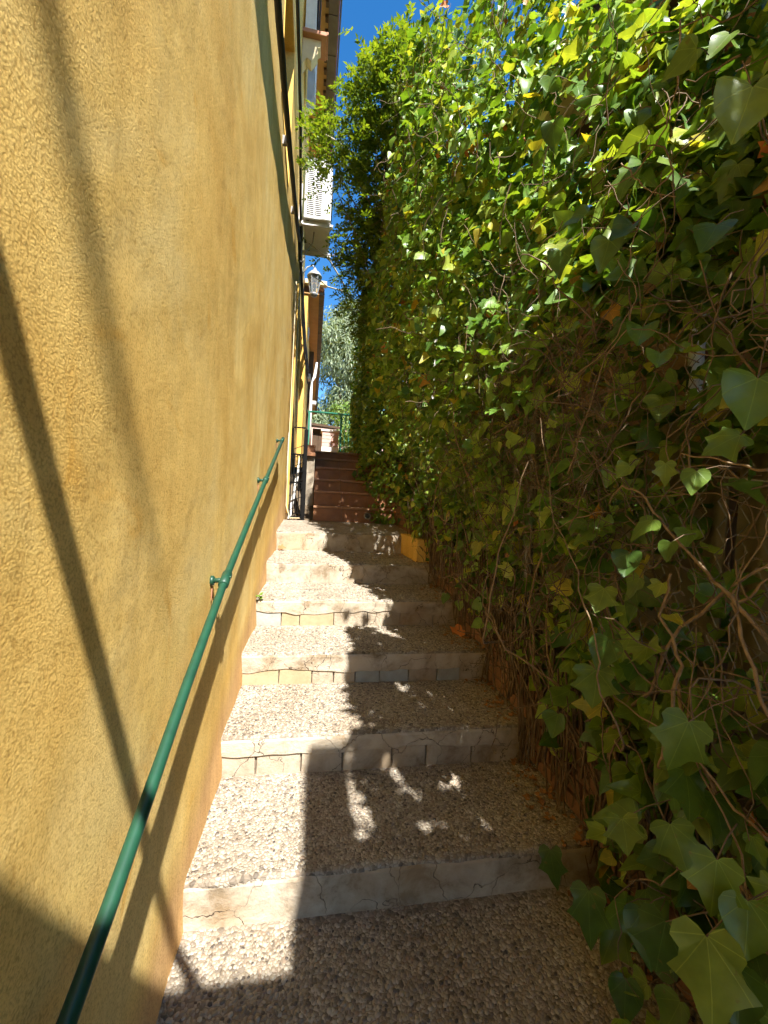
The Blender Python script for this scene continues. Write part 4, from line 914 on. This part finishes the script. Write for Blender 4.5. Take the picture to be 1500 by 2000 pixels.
# single dry leaves and a weed at the wall foot
def lone(name, loc, size, nrm_, tip_, mat, k, label, cat):
    T, F, U = TEMPL[k]; r = leaf_mats(1, np.array([nrm_], float), np.array([tip_], float))[0]
    o = raw(name, (T@r.T)*size+np.array(loc), F, mat, None, True, None, U); return tag(o, label, cat)
lone('dry_leaf', (0.045, 4.20, SZ[5]+0.014), 0.075, (-.2, -.5, .8), (1, .1, .1), 'litter', 1, 'curled dry brown leaf at the wall foot on the upper step', 'leaf')
lone('dry_leaf', (1.36, 2.62, SZ[3]+0.03), 0.10, (-.6, -.5, .6), (-.5, 0, -.4), 'dead_leaf', 1, 'orange dry leaf at the right edge of the middle steps', 'leaf')
wd = thing('wall_weed', (0.02, 2.83, SZ[4]-0.01), 'tiny green weed growing at the wall foot on a middle step', 'weed')
for k in range(9):
    a = k*0.8; lp = np.array([0.018+0.014*math.cos(a), 2.826+0.014*math.sin(a), SZ[4]+0.006+0.004*k]); T, F, U = TEMPL[8]
    r = leaf_mats(1, np.array([[-0.2*math.cos(a), -.3, 1.]]), np.array([[math.cos(a), math.sin(a), .3]]))[0]
    raw('weed_leaf', (T@r.T)*0.022+lp, F, 'shrub', wd, True, None, U)

# ------------------------------------------------------------------ ash-like tree over the hedge
tr = thing('ash_tree', (1.9, 5.6, 1.1), 'light green feathery tree arching over the ivy toward the air conditioner', 'tree')
trunk = [(1.95, 5.7, 0.9), (1.92, 5.65, 2.0), (1.86, 5.6, 3.2), (1.74, 5.5, 4.2), (1.6, 5.4, 5.2)]
build('trunk', MB().tube(trunk, [0.09, 0.08, 0.065, 0.05, 0.03], 10), 'trunk', tr, True)
anchors = []
TARGET = [(620, 270, 5.2), (590, 225, 5.3), (640, 330, 5.2), (675, 200, 5.0), (700, 130, 4.8), (745, 80, 4.6), (790, 85, 4.5), (830, 110, 4.5), (700, 260, 5.2), (740, 170, 5.0), (670, 320, 5.4), (690, 400, 5.6), (655, 470, 5.9), (640, 505, 6.0), (680, 520, 6.2), (700, 460, 5.6), (740, 330, 5.2), (780, 230, 4.9), (820, 170, 4.7), (850, 130, 4.3), (720, 560, 6.3), (670, 600, 6.6), (700, 640, 6.6), (770, 130, 4.7), (650, 240, 5.1), (605, 500, 6.6), (880, 150, 4.0), (790, 300, 5.0), (760, 420, 5.4), (730, 490, 5.8), (850, 220, 4.6)]
for j, (px, py, yy) in enumerate(TARGET):
    e = ony(px, py, yy-0.6); s_ = Vector(trunk[2+j % 3]); 
    if e.z < s_.z: s_ = Vector(trunk[1])
    pts_ = []
    for k in range(9):
        t = k/8; q = s_.lerp(e, t)+Vector((0, 0, 0.35*math.sin(math.pi*t)*(0.5 if e.z > 4 else 1)))+Vector((nz(j, t*3, 0), nz(j, t*3, 4), nz(j, t*3, 8)))*0.10*math.sin(math.pi*t); pts_.append(q)
    build('branch', MB().tube(pts_, [0.018*(1-t/9.5) for t in range(9)], 6), 'bark', tr, True)
    anchors += [(p, 0.30) for p in pts_[4:]] + [(e, 0.24)]*3
# compound leaves
PL = []; RL = []; SL = []
for k in range(4600):
    a, s_ = anchors[random.randrange(len(anchors))]
    c = a+Vector((random.gauss(0, s_*0.55), random.gauss(0, s_*0.9), random.gauss(0, s_*0.62)))
    dd = c-CAMLOC; zc_ = dd.dot(FW); qx = 750+FPX*dd.dot(RT)/zc_; qy = 1000-FPX*dd.dot(UP)/zc_
    if qy < 55+max(0, (770-qx))*1.05 and random.random() < 0.97: continue
    if c.x < 0.05 or (qx < 662 and not (200 < qy < 335)) and random.random() < 0.93 or (qx < 700 and random.random() < 0.45): continue
    d = Vector((random.gauss(-0.3, .7), random.gauss(-.2, .7), random.gauss(-0.15, .5))).normalized(); side = d.cross(Vector((random.gauss(0, .4), random.gauss(0, .4), 1))).normalized(); up = side.cross(d)
    ln = random.uniform(0.10, 0.18)
    for q in range(9):
        t = q/8; base = c+d*(ln*(0.25+0.75*t))+Vector((0, 0, -0.05*t*t)); 
        tipd = d if q == 8 else (d*0.55+side*(1 if q % 2 else -1)).normalized()
        PL.append(base[:]); RL.append((tipd[:], up[:])); SL.append(random.uniform(0.042, 0.068))
PL = np.array(PL); SL = np.array(SL); tips = np.array([r[0] for r in RL]); ups = np.array([r[1] for r in RL])+rng.normal(0, 0.15, (len(RL), 3))
leaflet = (np.array([[0, 0, 0], [.22, .4, .05], [0, 1, -.1], [-.22, .4, .05]]), np.array([[0, 1, 2], [0, 2, 3]]), np.zeros((4, 2)))
leaf_mesh('crown', PL, leaf_mats(len(PL), ups, tips), SL, np.zeros(len(PL), int), 'ash', tr, [leaflet], False)
for (a, b, c_) in (((603, 475, 5.9), (645, 510, 5.9), (690, 592, 6.2)), ((612, 540, 6.6), (640, 560, 6.6), (692, 580, 6.6)), ((572, 200, 5.1), (620, 255, 5.1), (690, 300, 5.2))):
    q = [ony(*a), ony(*b), ony(*c_)]; build('bare_branch', MB().tube([q[0], q[0].lerp(q[1], .5)+Vector((0, 0, .01)), q[1], q[1].lerp(q[2], .5)+Vector((0, 0, .02)), q[2]], [0.006, 0.008, 0.010, 0.011, 0.013], 6), 'pale_twig', tr, True)

# ------------------------------------------------------------------ far trees and shrubs
def leafy(name, base, label, cat, blobs, nleaf, mat, size, droop, aspect=0.22, group=None, trunk_r=0.25):
    t = thing(name, base, label, cat, group)
    top = max(b[0][2] for b in blobs)
    build('trunk', MB().tube([base, (base[0]+.1, base[1], base[2]+(top-base[2])*0.4), (base[0]-.1, base[1], top)], [trunk_r, trunk_r*.7, trunk_r*.25], 9), 'trunk', t, True)
    for c, r in blobs[:10]:
        build('limb', MB().tube([(base[0], base[1], base[2]+(c[2]-base[2])*0.45), c], [trunk_r*.4, trunk_r*.08], 6), 'trunk', t, True)
    w = np.array([b[1]**2 for b in blobs]); idx = rng.choice(len(blobs), nleaf, p=w/w.sum())
    C_ = np.array([b[0] for b in blobs])[idx]; Rr = np.array([b[1] for b in blobs])[idx]
    d = rng.normal(0, 1, (nleaf, 3)); d /= np.linalg.norm(d, axis=1, keepdims=True)
    P_ = C_+d*(Rr*rng.uniform(0.45, 1.05, nleaf))[:, None]*np.array([1, 1, 1.05])
    tip_ = rng.normal(0, 0.6, (nleaf, 3))+np.array([0, 0, -droop]); nr = d+rng.normal(0, .5, (nleaf, 3))+np.array([0, -.3, .4])
    lf = (np.array([[0, 0, 0], [aspect, .45, .05], [0, 1, -.1], [-aspect, .45, .05]]), np.array([[0, 1, 2], [0, 2, 3]]), np.zeros((4, 2)))
    leaf_mesh('crown', P_, leaf_mats(nleaf, nr, tip_), rng.uniform(0.6, 1.2, nleaf)*size, np.zeros(nleaf, int), mat, t, [lf], False)
    return t
bl = []
r_ = random.Random(5)
for k in range(90):
    a = r_.uniform(0, 6.28); h = r_.uniform(3.0, 15.2); w = 2.7*math.sin(min(1, (17.0-h)/8)*1.45)
    rr = r_.random()**0.5*w; bl.append(((2.5+rr*math.cos(a), 30+rr*math.sin(a), h), r_.uniform(0.7, 1.4)))
leafy('willow_tree', (2.5, 30, 2.0), 'large hazy grey green weeping tree behind the railing', 'tree', bl, 44000, 'willow', 0.32, 1.6, 0.13)
bl = [((r_.uniform(0.95, 3.6), r_.uniform(13.4, 15.0), r_.uniform(2.3, 4.3)), r_.uniform(0.25, 0.5)) for _ in range(34)]
leafy('garden_shrub', (1.8, 14.2, 2.0), 'pale sunlit shrub showing through the green railing', 'shrub', bl, 11000, 'shrub', 0.085, 0.2, 0.3, None, 0.05)
bl = [((r_.uniform(0.98, 2.2), r_.uniform(10.1, 10.7), r_.uniform(2.2, 3.0)), r_.uniform(0.18, 0.32)) for _ in range(18)]
leafy('hedge_shrub', (2.0, 10.4, 2.0), 'darker green shrub close behind the green railing', 'shrub', bl, 4000, 'ash', 0.07, 0.0, 0.3, None, 0.03)
bl = []
for k in range(30):
    a = r_.uniform(0, 6.28); h = r_.uniform(4, 10.5); rr = r_.random()**0.5*3.2; bl.append(((-1.0+rr*math.cos(a), 48+rr*math.sin(a), h), r_.uniform(0.8, 1.5)))
leafy('poplar_tree', (-1.0, 48, 2.0), 'pale far tree in the gap beside the eave', 'tree', bl, 9000, 'willow', 0.35, 0.6, 0.25)

bl = [((r_.uniform(1.95, 3.8), r_.uniform(3.9, 9.0), r_.uniform(1.0, 5.4)), r_.uniform(0.45, 0.85)) for _ in range(80)]
leafy('garden_bush', (3.2, 6.5, 1.0), 'dark garden bush behind the ivy hedge', 'bush', bl, 34000, 'ivy', 0.15, 0.3, 0.35, None, 0.08)
# ------------------------------------------------------------------ hills at the horizon
V = []; F = []; n = 80
for i in range(n+1):
    a = math.pi*2*i/n; h = 10+14*abs(nz(math.cos(a)*2, math.sin(a)*2, 3)); V += [(900*math.cos(a), 900*math.sin(a), -2), (950*math.cos(a), 950*math.sin(a), h), (1300*math.cos(a), 1300*math.sin(a), -2)]
for i in range(n): F += [(i*3, i*3+3, i*3+4, i*3+1), (i*3+1, i*3+4, i*3+5, i*3+2)]
tag(raw('hills', V, F, 'soil', None, True), kind='structure')
